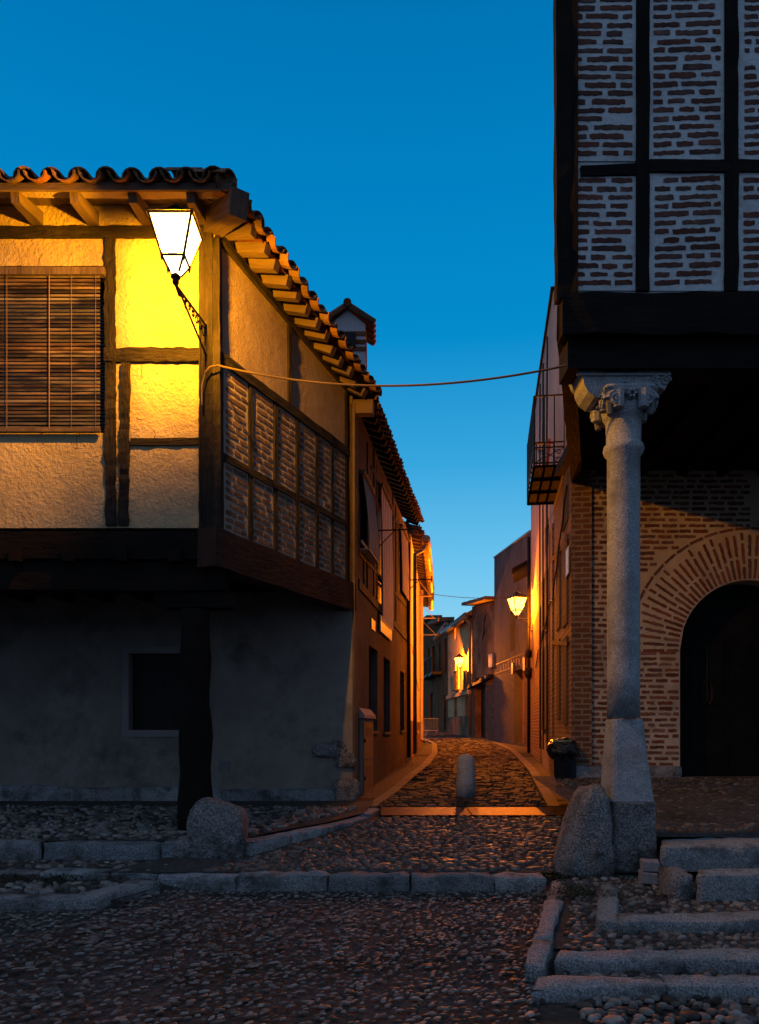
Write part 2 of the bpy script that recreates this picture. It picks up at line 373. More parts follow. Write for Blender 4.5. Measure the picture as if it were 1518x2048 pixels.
# ------------------------------------------------------------------ ground
PROF = [(-200, 0), (6.85, 0), (6.95, .11), (11.1, .37), (20.7, .69), (28.3, .85), (38, 1.12), (60, 1.6), (150, 2.2), (600, 2.4)]
def gz(y):
    for (a, za), (b, zb) in zip(PROF, PROF[1:]):
        if a <= y <= b: return za+(zb-za)*(y-a)/(b-a)
    return PROF[-1][1]
def hitg(px, py, lo=6.95):
    """ground point seen at a photo pixel"""
    a, b = lo, 150
    for _ in range(50):
        m_ = (a+b)/2
        if EYE+(HY-py)*m_/F > gz(m_): a = m_
        else: b = m_
    return (px-CX)*a/F, a
def P(px, py, d): return V(((px-CX)*d/F, d, EYE+(HY-py)*d/F))

g = MB(); ys = [-150, 0, 4, 6.85, 6.95, 9, 11.1, 14, 20.7, 28.3, 38, 60, 150, 600]
for a, b in zip(ys, ys[1:]): g.face([(-300, a, gz(a)-.03), (300, a, gz(a)-.03), (300, b, gz(b)-.03), (-300, b, gz(b)-.03)])
tag(g.build('ground', DIRT), kind='structure')
g = MB()
seg = [10.45]+[11.1, 12, 14, 16, 18, 20.7, 24, 28.3, 33, 38, 46, 60]
def lane_l(y): return -.42+.145*(y-11.1) if y < 30 else 1.8+.09*(y-30)
def lane_r(y): return 2.95+.145*(y-11.1) if y < 24 else 5.1
for a, b in zip(seg, seg[1:]):
    g.face([(lane_l(a)-.1, a, gz(a)), (lane_r(a)+.1, a, gz(a)), (lane_r(b)+.1, b, gz(b)), (lane_l(b)-.1, b, gz(b))])
tag(g.build('lane', DIRTL), kind='structure')
# flush kerb strips and brick pavements beside the setts
lk = [(752, 1614), (795, 1584), (831, 1551), (859, 1528.5), (875.6, 1506), (873, 1487), (851, 1477)]
rk = [(1097, 1614), (1083, 1589), (1058, 1542), (1039, 1520), (1017, 1499), (989, 1486), (961, 1477)]
for nm, pts, sgn in (('kerb', lk, -1), ('kerb', rk, 1)):
    g = MB(); q = [hitg(*p) for p in pts]; pv = MB()
    for (x0, y0), (x1, y1) in zip(q, q[1:]):
        n_ = max(1, int(math.hypot(x1-x0, y1-y0)/.9))
        for i in range(n_):
            a, b = i/n_, (i+1)/n_-.012
            xa, ya, xb, yb = x0+(x1-x0)*a, y0+(y1-y0)*a, x0+(x1-x0)*b, y0+(y1-y0)*b
            g.hexa([(xa, ya, gz(ya)-.01), (xa+sgn*.17, ya, gz(ya)-.01), (xb+sgn*.17, yb, gz(yb)-.01), (xb, yb, gz(yb)-.01)],
                   [(xa, ya, gz(ya)+.012), (xa+sgn*.17, ya, gz(ya)+.012), (xb+sgn*.17, yb, gz(yb)+.012), (xb, yb, gz(yb)+.012)])
        ea, eb = (lane_l(y0)-.1, lane_l(y1)-.1) if sgn < 0 else (lane_r(y0)+.1, lane_r(y1)+.1)
        if y1 < 31: pv.face([(x0+sgn*.17, y0, gz(y0)+.008), (ea, y0, gz(y0)+.008), (eb, y1, gz(y1)+.008), (x1+sgn*.17, y1, gz(y1)+.008)])
    tag(g.build(nm, PAVK), kind='structure'); tag(pv.build('pavement', SETP), kind='structure')

def stones(name, mat_, pts, zf, size=(.055, .03), h=.02, ang=0, aj=.5, kind_label=None):
    """many half-buried stones as one mesh; pts = list of (x, y)"""
    rs = np.random.RandomState(3); K = 8; n = len(pts); pts = np.array(pts)
    s = rs.lognormal(0, .3, n); A = size[0]*s; B = size[1]*s*rs.uniform(.8, 1.3, n); H = h*rs.uniform(.6, 1.4, n)
    th = ang+rs.normal(0, aj, n); Z = np.array([zf(x, y) for x, y in pts])
    rings = [(1, -.4), (.93, .45), (.55, .92)]; ver = np.zeros((n, K*3+1, 3))
    for k, (rr, zz) in enumerate(rings):
        for j in range(K):
            t_ = 2*math.pi*j/K; w_ = 1+rs.uniform(-.14, .14, n); lx = A*rr*math.cos(t_)*w_; ly = B*rr*math.sin(t_)*w_
            ver[:, k*K+j, 0] = pts[:, 0]+lx*np.cos(th)-ly*np.sin(th); ver[:, k*K+j, 1] = pts[:, 1]+lx*np.sin(th)+ly*np.cos(th)
            ver[:, k*K+j, 2] = Z+H*zz
    ver[:, K*3, 0] = pts[:, 0]; ver[:, K*3, 1] = pts[:, 1]; ver[:, K*3, 2] = Z+H*rs.uniform(.9, 1.05, n)
    fb = [(k*K+j, k*K+(j+1) % K, (k+1)*K+(j+1) % K, (k+1)*K+j) for k in (0, 1) for j in range(K)]
    ft = [(2*K+j, 2*K+(j+1) % K, 3*K) for j in range(K)]
    NV = K*3+1; quads = (np.array(fb)[None]+np.arange(n)[:, None, None]*NV).reshape(-1, 4); tris = (np.array(ft)[None]+np.arange(n)[:, None, None]*NV).reshape(-1, 3)
    me = D.meshes.new(name); me.from_pydata(ver.reshape(-1, 3).tolist(), [], quads.tolist()+tris.tolist())
    me.materials.append(mat_); me.polygons.foreach_set('use_smooth', [True]*len(me.polygons)); me.update()
    o = D.objects.new(name, me); COL.objects.link(o); tag(o, kind_label, 'cobbles', None, 'stuff'); return o
def scatter(x0, x1, y0, y1, sx_, sy_, jit=.42, inside=None, drop=.03, shear=0):
    out = []; r = 0; y = y0
    while y < y1:
        x = x0+(r % 2)*sx_/2; r += 1
        while x < x1:
            a, b = x+random.uniform(-jit, jit)*sx_, y+random.uniform(-jit, jit)*sy_+shear*(x-x0)
            if random.random() > drop and (inside is None or inside(a, b)): out.append((a, b))
            x += sx_
        y += sy_
    return out
def plaza_in(x, y):   # left of the long granite strip and in front of the kerb
    return y0k(x) > y > 3.2 and x < .98+ (y-4.4)*.27 and abs(x) < .56*y+.3 and not (x < -2.15 and y > 6.05)
def y0k(x): return 6.72
pz = scatter(-4.2, 2.3, 2.9, 6.8, .050, .034, inside=plaza_in, drop=.42)
stones('cobbles', PEB, pz, lambda x, y: -.012+.012*noise.noise(V((x*.7, y*.7, 0))), (.021, .0095), .006, .45, .4, 'small worn pebbles set in the dark square in front of the granite kerb')
def apron_in(x, y): return 7.0 < y < 9.75 and x > -1.62+ (y-7.0)*.62 and x < 2.5 and abs(x) < .55*y
ap = scatter(-2.0, 2.7, 7.0, 9.8, .098, .062, inside=apron_in, drop=.05)
stones('cobbles', PEB2, ap, lambda x, y: gz(y)-.008, (.042, .020), .026, 0, .25, 'flat cobbles between the granite kerb and the metal drain at the lane mouth')
aps = MB()
aps.face([(-2.6, 6.95, gz(6.95)-.004), (3.2, 6.95, gz(6.95)-.004), (3.2, 9.75, gz(9.75)-.004), (-.5, 9.75, gz(9.75)-.004)]); tag(aps.build('path', DIRT), kind='structure')

sm = MB(); y = 10.5; row = 0
lx = [hitg(*p) for p in lk]; rx = [hitg(*p) for p in rk]
def edge(q, y):
    for (x0, y0), (x1, y1) in zip(q, q[1:]):
        if y0 <= y <= y1: return x0+(x1-x0)*(y-y0)/(y1-y0)
    return q[0][0] if y < q[0][1] else q[-1][0]
while y < 33:
    h_ = .13 if y < 20 else .17; x = edge(lx, y)+.01-random.random()*.2; row += 1; xr = edge(rx, y)-.01
    while x < xr:
        L = random.uniform(.15, .23); a, b = max(x, edge(lx, y)+.01), min(x+L, xr); x += L
        if b-a < .05: continue
        g_ = .011; a += g_; b -= g_*.6; ya, yb = y+g_+random.uniform(-.006, .006), y+h_-g_*.4; z = gz((ya+yb)/2); t0, t1 = random.uniform(-.004, .004), random.uniform(-.005, .005)
        dz = random.uniform(-.004, .008); k = .022
        T = [(a+k, ya+k, z+.022+dz-t0-t1), (b-k, ya+k, z+.022+dz+t0-t1), (b-k, yb-k, z+.022+dz+t0+t1), (a+k, yb-k, z+.022+dz-t0+t1)]
        S_ = [(a, ya, z+.006), (b, ya, z+.006), (b, yb, z+.006), (a, yb, z+.006)]; B_ = [(p[0], p[1], z-.01) for p in S_]
        sm.idx(B_+S_+T, [(0, 1, 5, 4), (1, 2, 6, 5), (2, 3, 7, 6), (3, 0, 4, 7), (4, 5, 9, 8), (5, 6, 10, 9), (6, 7, 11, 10), (7, 4, 8, 11), (8, 9, 10, 11)])
    y += h_
tag(sm.build('paving_setts', SETT), 'worn grey brown setts paving the lane around the bollard', 'paving', None, 'stuff')

# granite blocks -------------------------------------------------------------
def block(mb, pts, z0, z1, j=.019, sub=5, tilt=0):
    """rough granite slab on a quadrilateral footprint, worn edges"""
    a, b, c, d = [V((p[0], p[1], 0)) for p in pts]
    L = max((b-a).length, .1); W_ = max((d-a).length, .1); n = max(2, int(L/.09)); k = max(2, int(W_/.09)); se = random.random()*99
    def q(u, v, z):
        p = a*(1-u)*(1-v)+b*u*(1-v)+c*u*v+d*(1-u)*v; ed = min(u*L, (1-u)*L, v*W_, (1-v)*W_)
        cen = (a+b+c+d)/4; dr = .010 if ed < .001 else 0
        nn = noise.noise(V((p.x*7+se, p.y*7, z*9))); n2 = noise.noise(V((p.x*23+se, p.y*23, z*23)))
        zz = z+(nn*j+n2*j*.5 if z > z0+.001 else 0)-(dr*1.6 if z > z0+.001 else 0)
        return V((p.x+(cen.x-p.x)*0, p.y, 0))+V((nn, n2, 0))*j*1.3*(1 if ed < .001 else .2)+V((0, 0, zz))
    vs = []; fs = []
    for i in range(n+1):
        for m_ in range(k+1): vs.append(q(i/n, m_/k, z1))
    for i in range(n):
        for m_ in range(k): fs.append((i*(k+1)+m_, (i+1)*(k+1)+m_, (i+1)*(k+1)+m_+1, i*(k+1)+m_+1))
    rim = [i*(k+1) for i in range(n+1)]+[n*(k+1)+m_ for m_ in range(1, k+1)]+[i*(k+1)+k for i in range(n-1, -1, -1)]+[m_ for m_ in range(k-1, 0, -1)]
    N = len(rim); base = len(vs)
    for lv in range(1, 4):
        zz = z1-.018+(z0-z1+.018)*lv/3 if lv < 3 else z0-.05
        zz = [0, z1-.02, (z1+z0)/2, z0-.05][lv]
        for r_ in rim:
            p = vs[r_]; c3 = (a+b+c+d)/4; out = (V((p.x, p.y, 0))-c3); e = out.normalized()*.008 if out.length else V()
            nn = noise.noise(V((p.x*8+se, p.y*8, zz*11)))
            vs.append(V((p.x, p.y, zz))+e*(1 if lv > 0 else 0)+e.normalized()*nn*j*1.6)
    for lv in range(3):
        for i in range(N):
            a_ = rim[i] if lv == 0 else base+(lv-1)*N+i; b_ = rim[(i+1) % N] if lv == 0 else base+(lv-1)*N+(i+1) % N
            fs.append((a_, base+lv*N+i, base+lv*N+(i+1) % N, b_))
    mb.idx(vs, fs)
def kerbrun(pts, width, z0, z1f, gaps=.015, lens=(.75, 1.3), name='kerb', j=.02):
    """a run of separate stones along the polyline, width to its left"""
    mb = MB()
    for (p, q) in zip(pts, pts[1:]):
        p, q = V((*p, 0)), V((*q, 0)); L = (q-p).length; t_ = (q-p).normalized(); n_ = V((-t_.y, t_.x, 0)); u = 0
        while u < L-.05:
            l = random.uniform(*lens); l = l if L-u-l > .4 else L-u
            a, b = p+t_*(u+gaps), p+t_*(u+l-gaps); o = n_*random.uniform(-.015, .015); dz = random.uniform(-.012, .012)
            block(mb, [a+o, b+o, b+n_*width, a+n_*width], z0((a.x+b.x)/2, (a.y+b.y)/2), z1f((a.x+b.x)/2, (a.y+b.y)/2)+dz, j)
            u += l
    return tag(mb.build(name, GRK, smooth=True), kind='structure')
# kerb across the square
kerbrun([(-5.2, 7.02), (-2.05, 6.92), (-1.3, 6.80), (1.50, 6.72)], .24, lambda x, y: -.03, lambda x, y: .115, lens=(.62, 1.15))
# lower step at the left and its slanting end stone
kerbrun([(-5.2, 6.02), (-2.25, 6.05)], .22, lambda x, y: -.03, lambda x, y: .08)
kerbrun([(-2.34, 6.02), (-1.98, 6.72)], .22, lambda x, y: -.03, lambda x, y: .09, lens=(2, 3))
# raised pavement edge under the left arcade and along to the lane
kerbrun([(-6.2, 7.55), (-1.75, 7.55)], .2, lambda x, y: .12, lambda x, y: .30)
ck = [(-1.30, 7.62), (-.95, 8.15), (-.52, 8.85), (-.12, 9.7), (.05, 10.6)]
kerbrun(ck, .2, lambda x, y: gz(y)-.05, lambda x, y: max(.31-.0*(y-8), gz(y)+.10-.028*(y-7.6)), lens=(.7, 1.1))
pv = MB()
pv.face([(-9, 7.7, .285), (-1.5, 7.7, .285), (-1.2, 8.2, .30), (-9, 8.2, .30)]); pv.face([(-9, 8.2, .30), (-1.2, 8.2, .30), (-.62, 9.0, .315), (-9, 9.0, .315)])
pv.face([(-9, 9, .315), (-.62, 9, .315), (-.2, 9.8, .335), (-9, 9.8, .335)]); pv.face([(-9, 9.8, .335), (-.2, 9.8, .335), (-.05, 11.3, .375), (-9, 11.3, .375)])
tag(pv.build('pavement', DIRT), kind='structure')
stp = scatter(-6.2, -.3, 7.78, 10.4, .11, .075, inside=lambda x, y: x < -1.45+(y-7.9)*.5 and abs(x) < .56*y+.2, drop=.05)
stones('cobbles', PEB, stp, lambda x, y: .285+(y-7.7)*.025, (.05, .03), .028, 0, .5, 'dark cobbles of the raised pavement under the left house')
sp2 = scatter(-5, -1.9, 6.3, 7.5, .1, .07, inside=lambda x, y: (y > 7.2 and x < -1.5) or (y < 6.85 and x < -2.2+(y-6.3)*.3), drop=.15)
stones('cobbles', PEB, sp2, lambda x, y: .10 if y > 7 else .03, (.045, .028), .025, 0, .5, 'pebbles filling the two low steps at the left edge')
fl = MB(); fl.face([(-9, 7.2, .095), (-1.6, 7.1, .095), (-1.6, 7.6, .1), (-9, 7.6, .1)]); fl.face([(-9, 6.2, .02), (-2.15, 6.2, .02), (-1.95, 6.8, .03), (-9, 6.8, .03)])
tag(fl.build('step', DIRT), kind='structure')
# right-hand steps of the square
kerbrun([(1.66, 5.60), (1.64, 6.78)][::-1] if 0 else [(1.28, 5.32), (1.72, 6.86)], .0001+.16, lambda x, y: -.03, lambda x, y: .075, lens=(3, 4)) if 0 else None
def slab(pxs, zt, zb, name='step'):
    """slab whose top corners are photo pixels on height zt"""
    mb = MB(); pts = []
    for px, py in pxs:
        d = (EYE-zt)*F/(py-HY); pts.append(((px-CX)*d/F, d))
    block(mb, pts, zb, zt); return tag(mb.build(name, GRK, smooth=True), kind='structure')
slab([(1068, 1872), (1100, 1874), (1136, 1760), (1104, 1758)], .075, -.03, 'kerb')
slab([(1053, 1922), (1088, 1926), (1102, 1878), (1066, 1874)], .085, -.03, 'kerb')
slab([(1194, 1838), (1236, 1842), (1232, 1768), (1199, 1766)], .085, -.03)
slab([(1240, 1840), (1600, 1834), (1590, 1818), (1238, 1824)], .10, -.03)
slab([(1114, 1915), (1358, 1915), (1346, 1895), (1120, 1895)], .085, -.03)
slab([(1365, 1912), (1640, 1912), (1620, 1892), (1358, 1893)], .085, -.03)
slab([(1066, 1972), (1330, 1968), (1320, 1947), (1080, 1950)], .06, -.05)
slab([(1338, 1966), (1700, 1966), (1680, 1945), (1330, 1946)], .07, -.05)
slab([(1322, 1692), (1600, 1688), (1590, 1670), (1326, 1676)], .385, .2)
slab([(1394, 1748), (1600, 1744), (1590, 1732), (1396, 1736)], .26, .08)
rt = scatter(1.05, 4.2, 3.0, 6.9, .068, .05, inside=lambda x, y: x > 1.06+(y-4.4)*.29 and x < .58*y+.3, drop=.12)
stones('cobbles', PEB, rt, lambda x, y: (-.012 if y < 4.95 else -.01+.04*(y-4.95)), (.030, .019), .018, 0, .6, 'rounded cobbles packed between the granite strips at the lower right')
fr = MB(); fr.face([(1.12, 4.95, -.01), (6, 4.95, -.01), (6, 6.95, .07), (1.64, 6.95, .07)])
fr.face([(2.75, 6.95, .235), (6, 6.95, .235), (6, 7.2, .3), (2.75, 7.2, .3)]); fr.face([(2.62, 7.4, .37), (9, 7.4, .37), (9, 7.9, .46), (2.62, 7.9, .46)])
fr.face([(2.3, 7.9, .46), (9, 7.9, .46), (9, 11.4, .71), (2.3, 11.4, .71)]); tag(fr.build('path', DIRT), kind='structure')
ar = scatter(2.6, 6.2, 7.6, 11.2, .1, .07, inside=lambda x, y: x < .56*y, drop=.05)
stones('cobbles', PEB2, ar, lambda x, y: .42+.076*(y-7.9), (.05, .03), .035, .2, .5, 'brown cobbles sloping up to the arched brick wall under the right arcade')

# drain across the lane mouth
dr = empty('drain_grate', (1.3, 10.1, gz(10.1)), 'long rusty steel drain cover across the lane mouth in front of the bollard', 'drain')
for i, (xa, xb) in enumerate(((.02, 1.20), (1.215, 2.62))):
    mb = MB(); ya, yb = 9.80, 10.42
    def q(x, y, z): return (x, y, gz(y)+z)
    for k in range(14):
        y0_ = ya+(yb-ya)*k/14; y1_ = y0_+(yb-ya)/14*.72
        mb.hexa([q(xa, y0_, 0), q(xb, y0_, 0), q(xb, y1_, 0), q(xa, y1_, 0)], [q(xa, y0_, .018), q(xb, y0_, .018), q(xb, y1_, .018), q(xa, y1_, .018)])
    mb.hexa([q(xa, ya, -.02), q(xb, ya, -.02), q(xb, yb, -.02), q(xa, yb, -.02)], [q(xa, ya, .008), q(xb, ya, .008), q(xb, yb, .008), q(xa, yb, .008)])
    mb.build('grate_plate', STEEL, dr)

# ------------------------------------------------------------------ lantern builder
def lantern(c, s, wall_pt, label, glass, power, radius, rot=0, hook='low', name='street_lamp'):
    """c = centre of the glass bottom, s = half width of glass top, wall_pt = where the bracket meets the wall"""
    c = V(c); wp = V(wall_pt); r = empty(name, (wp.x, wp.y, wp.z), label, 'lamp', 'lit wall lanterns'); H = s*1.7; b = s*.52
    so = MB(); so.lathe(c+V((0, 0, H*.08)), [(s*.10, -s*.5), (s*.12, 0), (s*.5, s*.06), (s*.5, s*.12), (s*.1, s*.16)], 16); so.build('added_light_baffle', IRON, r)  # opaque disc added under the bulb to block its steep downward light
    def ring(h, z): 
        return [c+V((math.cos(rot+math.pi/4+k*math.pi/2)*h*1.4142, math.sin(rot+math.pi/4+k*math.pi/2)*h*1.4142, z)) for k in range(4)]
    T, B, Lw = ring(s, H), ring(b, 0), ring(s*.2, -s*.62)
    fr = MB(); gl = MB(); th = s*.065
    for k in range(4):
        fr.tube([B[k], T[k]], th, 4); fr.tube([T[k], T[(k+1) % 4]], th*1.2, 4); fr.tube([B[k], B[(k+1) % 4]], th, 4); fr.tube([B[k], Lw[k]], th*.8, 4)
        gl.face([B[k], B[(k+1) % 4], T[(k+1) % 4], T[k]]); gl.face([Lw[k], Lw[(k+1) % 4], B[(k+1) % 4], B[k]])
        fr.tube([B[k]+V((0, 0, th)), B[k]-V((0, 0, th*4))], [th*1.3, th*.5], 5)
    fr.build('lantern_frame', IRON if glass is LAMPO else WR, r); gl.build('glass', glass, r)
    cp = MB(); O = ring(s*1.1, H); I = ring(s*.42, H+s*.5); O2 = ring(s*1.1, H+s*.05)
    for k in range(4): cp.face([O2[k], O2[(k+1) % 4], I[(k+1) % 4], I[k]]); cp.face([O[k], O[(k+1) % 4], O2[(k+1) % 4], O2[k]])
    cp.face(O[::-1]); cp.lathe(c+V((0, 0, H+s*.5)), [(s*.42, 0), (s*.5, s*.06), (s*.3, s*.16), (s*.36, s*.22), (s*.1, s*.34), (s*.13, s*.42), (.004, s*.56)], 12)
    cp.build('lantern_cap', IRON, r)
    ba = MB(); ba.lathe(c+V((0, 0, -s*1.05)), [(s*.07, -s*.12), (s*.16, 0), (s*.16, s*.2), (s*.24, s*.26), (s*.24, s*.32), (s*.14, s*.42)], 10); ba.build('lantern_foot', IRON, r)
    br = MB(); p0 = c+V((0, 0, -s*1.12)); dv = wp-p0; hd = V((dv.x, dv.y, 0)); L = hd.length; hd.normalize()
    if hook == 'low':
        # triangular openwork bracket: straight top bar, rising lower bar, scrolls between
        br.tube([p0, wp+V((0, 0, .02))], s*.07, 6); low = wp+V((0, 0, -s*1.5)); br.tube([p0+dv*.12+V((0, 0, -s*.08)), low], s*.06, 6)
        br.tube([wp+V((0, 0, s*.3)), low+V((0, 0, -s*.35))], s*.09, 6)
        for f_ in (.3, .42, .54, .66, .78, .9):
            cc = p0+dv*f_; rr = s*.62*f_*.75
            cen = cc+V((0, 0, -rr*.95)); br.tube([cen+hd*math.cos(a_/8*5.2)*rr*.75*(1-a_/30)+V((0, 0, math.sin(a_/8*5.2)*rr*.75*(1-a_/30))) for a_ in range(11)], s*.038, 5)
        br.tube([p0+V((0, 0, -s*.02)), p0+dv*.1+V((0, 0, -s*.28)), p0+dv*.22+V((0, 0, -s*.1))], s*.06, 5)
    else:
        br.tube([p0, p0+dv*.5+V((0, 0, -.01)), wp], s*.05, 6); br.tube([wp+V((0, 0, .2)), wp+V((0, 0, -.45))], s*.06, 6)
        br.tube([p0+dv*.35, p0+dv*.62+V((0, 0, -.12)), wp+V((0, 0, -.38))], s*.05, 6)
    br.build('bracket', IRON, r)
    l = D.lights.new('bulb', 'POINT'); l.energy = power; l.color = (1, .37, .004) if glass is LAMP1 else (1, .215, .003); l.shadow_soft_size = radius
    lo = D.objects.new('bulb', l); COL.objects.link(lo); lo.parent = r; lo.location = c+V((0, 0, H*.50))-wp
    return r

# ================================================================== LEFT HOUSE
FW = Wall(-9.0, 8.2, -1.80, 8.2)             # upper front
SW = Wall(-1.80, 8.2, -.488, 11.1)           # upper side towards the lane
BW = Wall(-9.0, 11.1, -.40, 11.1)            # set back ground floor
H1 = empty('timber_framed_house', (-4, 10, .3), 'cream plastered house with dark timbers and brick side panels jutting over the left pavement', 'house')
def uf(px): return FW.hit(px, 700)[0]
def zf_(py, d=8.2): return EYE+(HY-py)*d/F
win = FW.rect(-25, 548, 210, 866)
mb = MB(); FW.sheet(mb, 0, FW.L, zf_(1056), 7.2, [win], .25, .16)
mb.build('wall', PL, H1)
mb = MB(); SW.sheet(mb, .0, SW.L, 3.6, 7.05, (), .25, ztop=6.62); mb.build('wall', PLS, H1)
# front timbers
def ftimber(x0, y0, x1, y1, wpx, nm='post', jit=.014, prj=.03, mat_=WD, wall=FW, n=None):
    a = wall.hit(x0, y0); b = wall.hit(x1, y1); wd = wpx*8.2/F; mb = MB()
    L = math.hypot(a[0]-b[0], a[1]-b[1]); mb.beam(wall.at(a[0], a[1], -.03), wall.at(b[0], b[1], -.03), .09+prj, wd, side=wall.n, n=n or max(3, int(L/.055)), jit=jit)
    return mb.build(nm, mat_, H1)
ftimber(223, 1052, 221, 478, 21); ftimber(248, 1052, 252, 728, 19); ftimber(-40, 1052, -42, 478, 22)
ftimber(413, 1075, 413, 470, 27, 'corner_post', .006, .07)
ftimber(432, 1075, 428, 480, 24, 'corner_post', .005, .05)
ftimber(-160, 468, 420, 467, 21, 'beam', .006, .05); ftimber(210, 712, 408, 712, 27, 'beam', .010, .04); ftimber(262, 885, 400, 884, 14, 'beam', .006, .02)
ftimber(-160, 541, 213, 541, 11, 'beam', .005, .03); ftimber(-300, 712, -50, 712, 24, 'beam', .01, .04)
for (px, py, n_, dx) in ((300, 900, 7, 1), (372, 640, 6, -1), (150, 900, 9, 1), (280, 760, 5, 1)):
    cr = MB(); u_, z_ = FW.hit(px, py); pts = []
    for i in range(n_): pts.append(FW.at(u_, z_, .001)); u_ += random.uniform(-.02, .05)*dx; z_ += random.uniform(.02, .06)
    cr.tube(pts, .0028, 4); cr.build('plaster_crack', DARKP, H1)
# the window with its wooden blind
u0, u1, z0, z1 = win
W1 = D.objects.new('window', None)
mb = MB(); FW.box(mb, u0, u1, z0, z1, -.2, -.17); wo = mb.build('window', GLS, H1)
bl = MB(); n = 41
for i in range(n):
    z = z1-.06-(z1-z0-.1)*i/(n-1); FW.box(bl, u0+.03, u1-.035, z-.013+random.uniform(-.002, .002), z+.012, .045+random.uniform(0, .006), .055)
bl2 = bl.build('slat_blind', SLAT, wo)
cd = MB()
for px in (104, 148, 196, 20):
    uu = FW.hit(px, 700)[0]; cd.tube([FW.at(uu, z1, .07), FW.at(uu, z0+.02, .07)], .0028 if px != 104 else .005, 5)
cd.build('cord', CABM, wo)
hb = MB(); FW.box(hb, u0-.03, u1+.02, z1-.055, z1+.025, .02, .09); hb.build('head_rail', WDL, wo); hb = MB(); FW.box(hb, u0+.03, u1-.03, z0-.01, z0+.035, .04, .07); hb.build('bottom_rail', WDL, wo)
# side timbers
def stimber(p, q, wd, nm='post', m_=WD, j=.006, prj=.03):
    a, b = SW.hit(*p), SW.hit(*q); mb = MB(); L = math.hypot(a[0]-b[0], a[1]-b[1])
    mb.beam(SW.at(a[0], a[1], -.02), SW.at(b[0], b[1], -.02), .08+prj, wd, side=SW.n, n=max(4, int(L/.12)), jit=j); return mb.build(nm, m_, H1)
ZT, ZM, ZB = SW.hit(440, 718)[1], SW.hit(440, 912)[1], 3.62
def sbeam(z, wd, u0=0, u1=None, prj=.03, nm='beam', m_=WD, j=.006, z2=None):
    mb = MB(); mb.beam(SW.at(u0, z, -.02), SW.at(u1 or SW.L, z2 or z, -.02), .08+prj, wd, side=SW.n, n=22, jit=j); mb.build(nm, m_, H1)
sbeam(ZT, .12, prj=.05); sbeam(ZM, .085); sbeam(6.84, .1, prj=.05, z2=6.46)
sx_px = [498, 548, 592, 631, 662]
edges = [SW.hit(441, 900)[0]]+[SW.hit(x, 1000)[0] for x in sx_px]+[SW.L-.03]
for x in sx_px:
    uu = SW.hit(x, 1000)[0]; mb = MB(); mb.beam(SW.at(uu, ZB, -.02), SW.at(uu+random.uniform(-.01, .01), ZT-.05, -.02), .10, .085, side=SW.n, n=14, jit=.005); mb.build('post', WD, H1)
uu = SW.hit(577, 700)[0]; mb = MB(); mb.beam(SW.at(uu, ZT, -.02), SW.at(uu, 6.62, -.02), .1, .07, side=SW.n, n=12, jit=.006); mb.build('post', WD, H1)
mb = MB(); mb.beam(SW.at(SW.L-.01, ZB, -.02), SW.at(SW.L-.01, 6.4, -.02), .12, .1, side=SW.n, n=12, jit=.006); mb.build('post', WDD, H1)
for a, b in zip(edges, edges[1:]):
    for (za, zb) in ((ZB, ZM-.045), (ZM+.045, ZT-.06)):
        mb = MB(); SW.box(mb, a+.045, b-.045, za, zb, -.01, .016, 0)
        W2 = Wall(*SW.at(0, 0, .016)[:2], *SW.at(SW.L, 0, .016)[:2])
        brick_rows(mb, W2, a+.075, b-.075, za+.03, zb-.03, .083, .047, (.16, .3), .03, 1, j=.006)
        mb.build('brick_panel', [MORL, BRL], H1)
# big beams under the jetty
mb = MB(); mb.beam(SW.at(-.12, 3.40, -.02), SW.at(SW.L+.12, 3.385, -.02), .24, .42, side=SW.n, n=16, jit=.012); mb.build('side_beam', WR, H1)
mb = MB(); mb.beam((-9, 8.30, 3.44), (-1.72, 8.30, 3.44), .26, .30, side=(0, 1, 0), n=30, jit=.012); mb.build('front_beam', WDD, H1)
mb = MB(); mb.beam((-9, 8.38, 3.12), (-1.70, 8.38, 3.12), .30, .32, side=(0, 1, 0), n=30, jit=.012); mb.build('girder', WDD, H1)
mb = MB(); mb.beam((-2.4, 8.40, 2.86), (-1.62, 8.40, 2.86), .24, .17, side=(0, 1, 0), n=6, jit=.01); mb.build('post_bracket', WDD, H1)
for x in np.arange(-8.6, -1.9, .58):
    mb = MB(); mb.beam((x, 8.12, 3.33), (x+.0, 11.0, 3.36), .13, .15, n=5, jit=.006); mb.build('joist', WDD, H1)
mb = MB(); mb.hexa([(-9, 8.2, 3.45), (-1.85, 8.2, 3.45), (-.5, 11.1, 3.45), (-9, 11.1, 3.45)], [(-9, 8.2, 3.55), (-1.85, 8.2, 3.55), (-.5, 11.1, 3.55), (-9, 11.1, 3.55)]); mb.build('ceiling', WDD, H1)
# wooden pillar
mb = MB(); prof = []
for i in range(15):
    t_ = i/14; prof.append((.15+.028*(1-t_)+.01*math.sin(i*1.3), t_*(2.76-.28)))
mb.lathe(((391-CX)*8.36/F, 8.36, .28), prof, 14, sq=3.2, jit=.008); mb.build('pillar', WDD, H1, smooth=True)
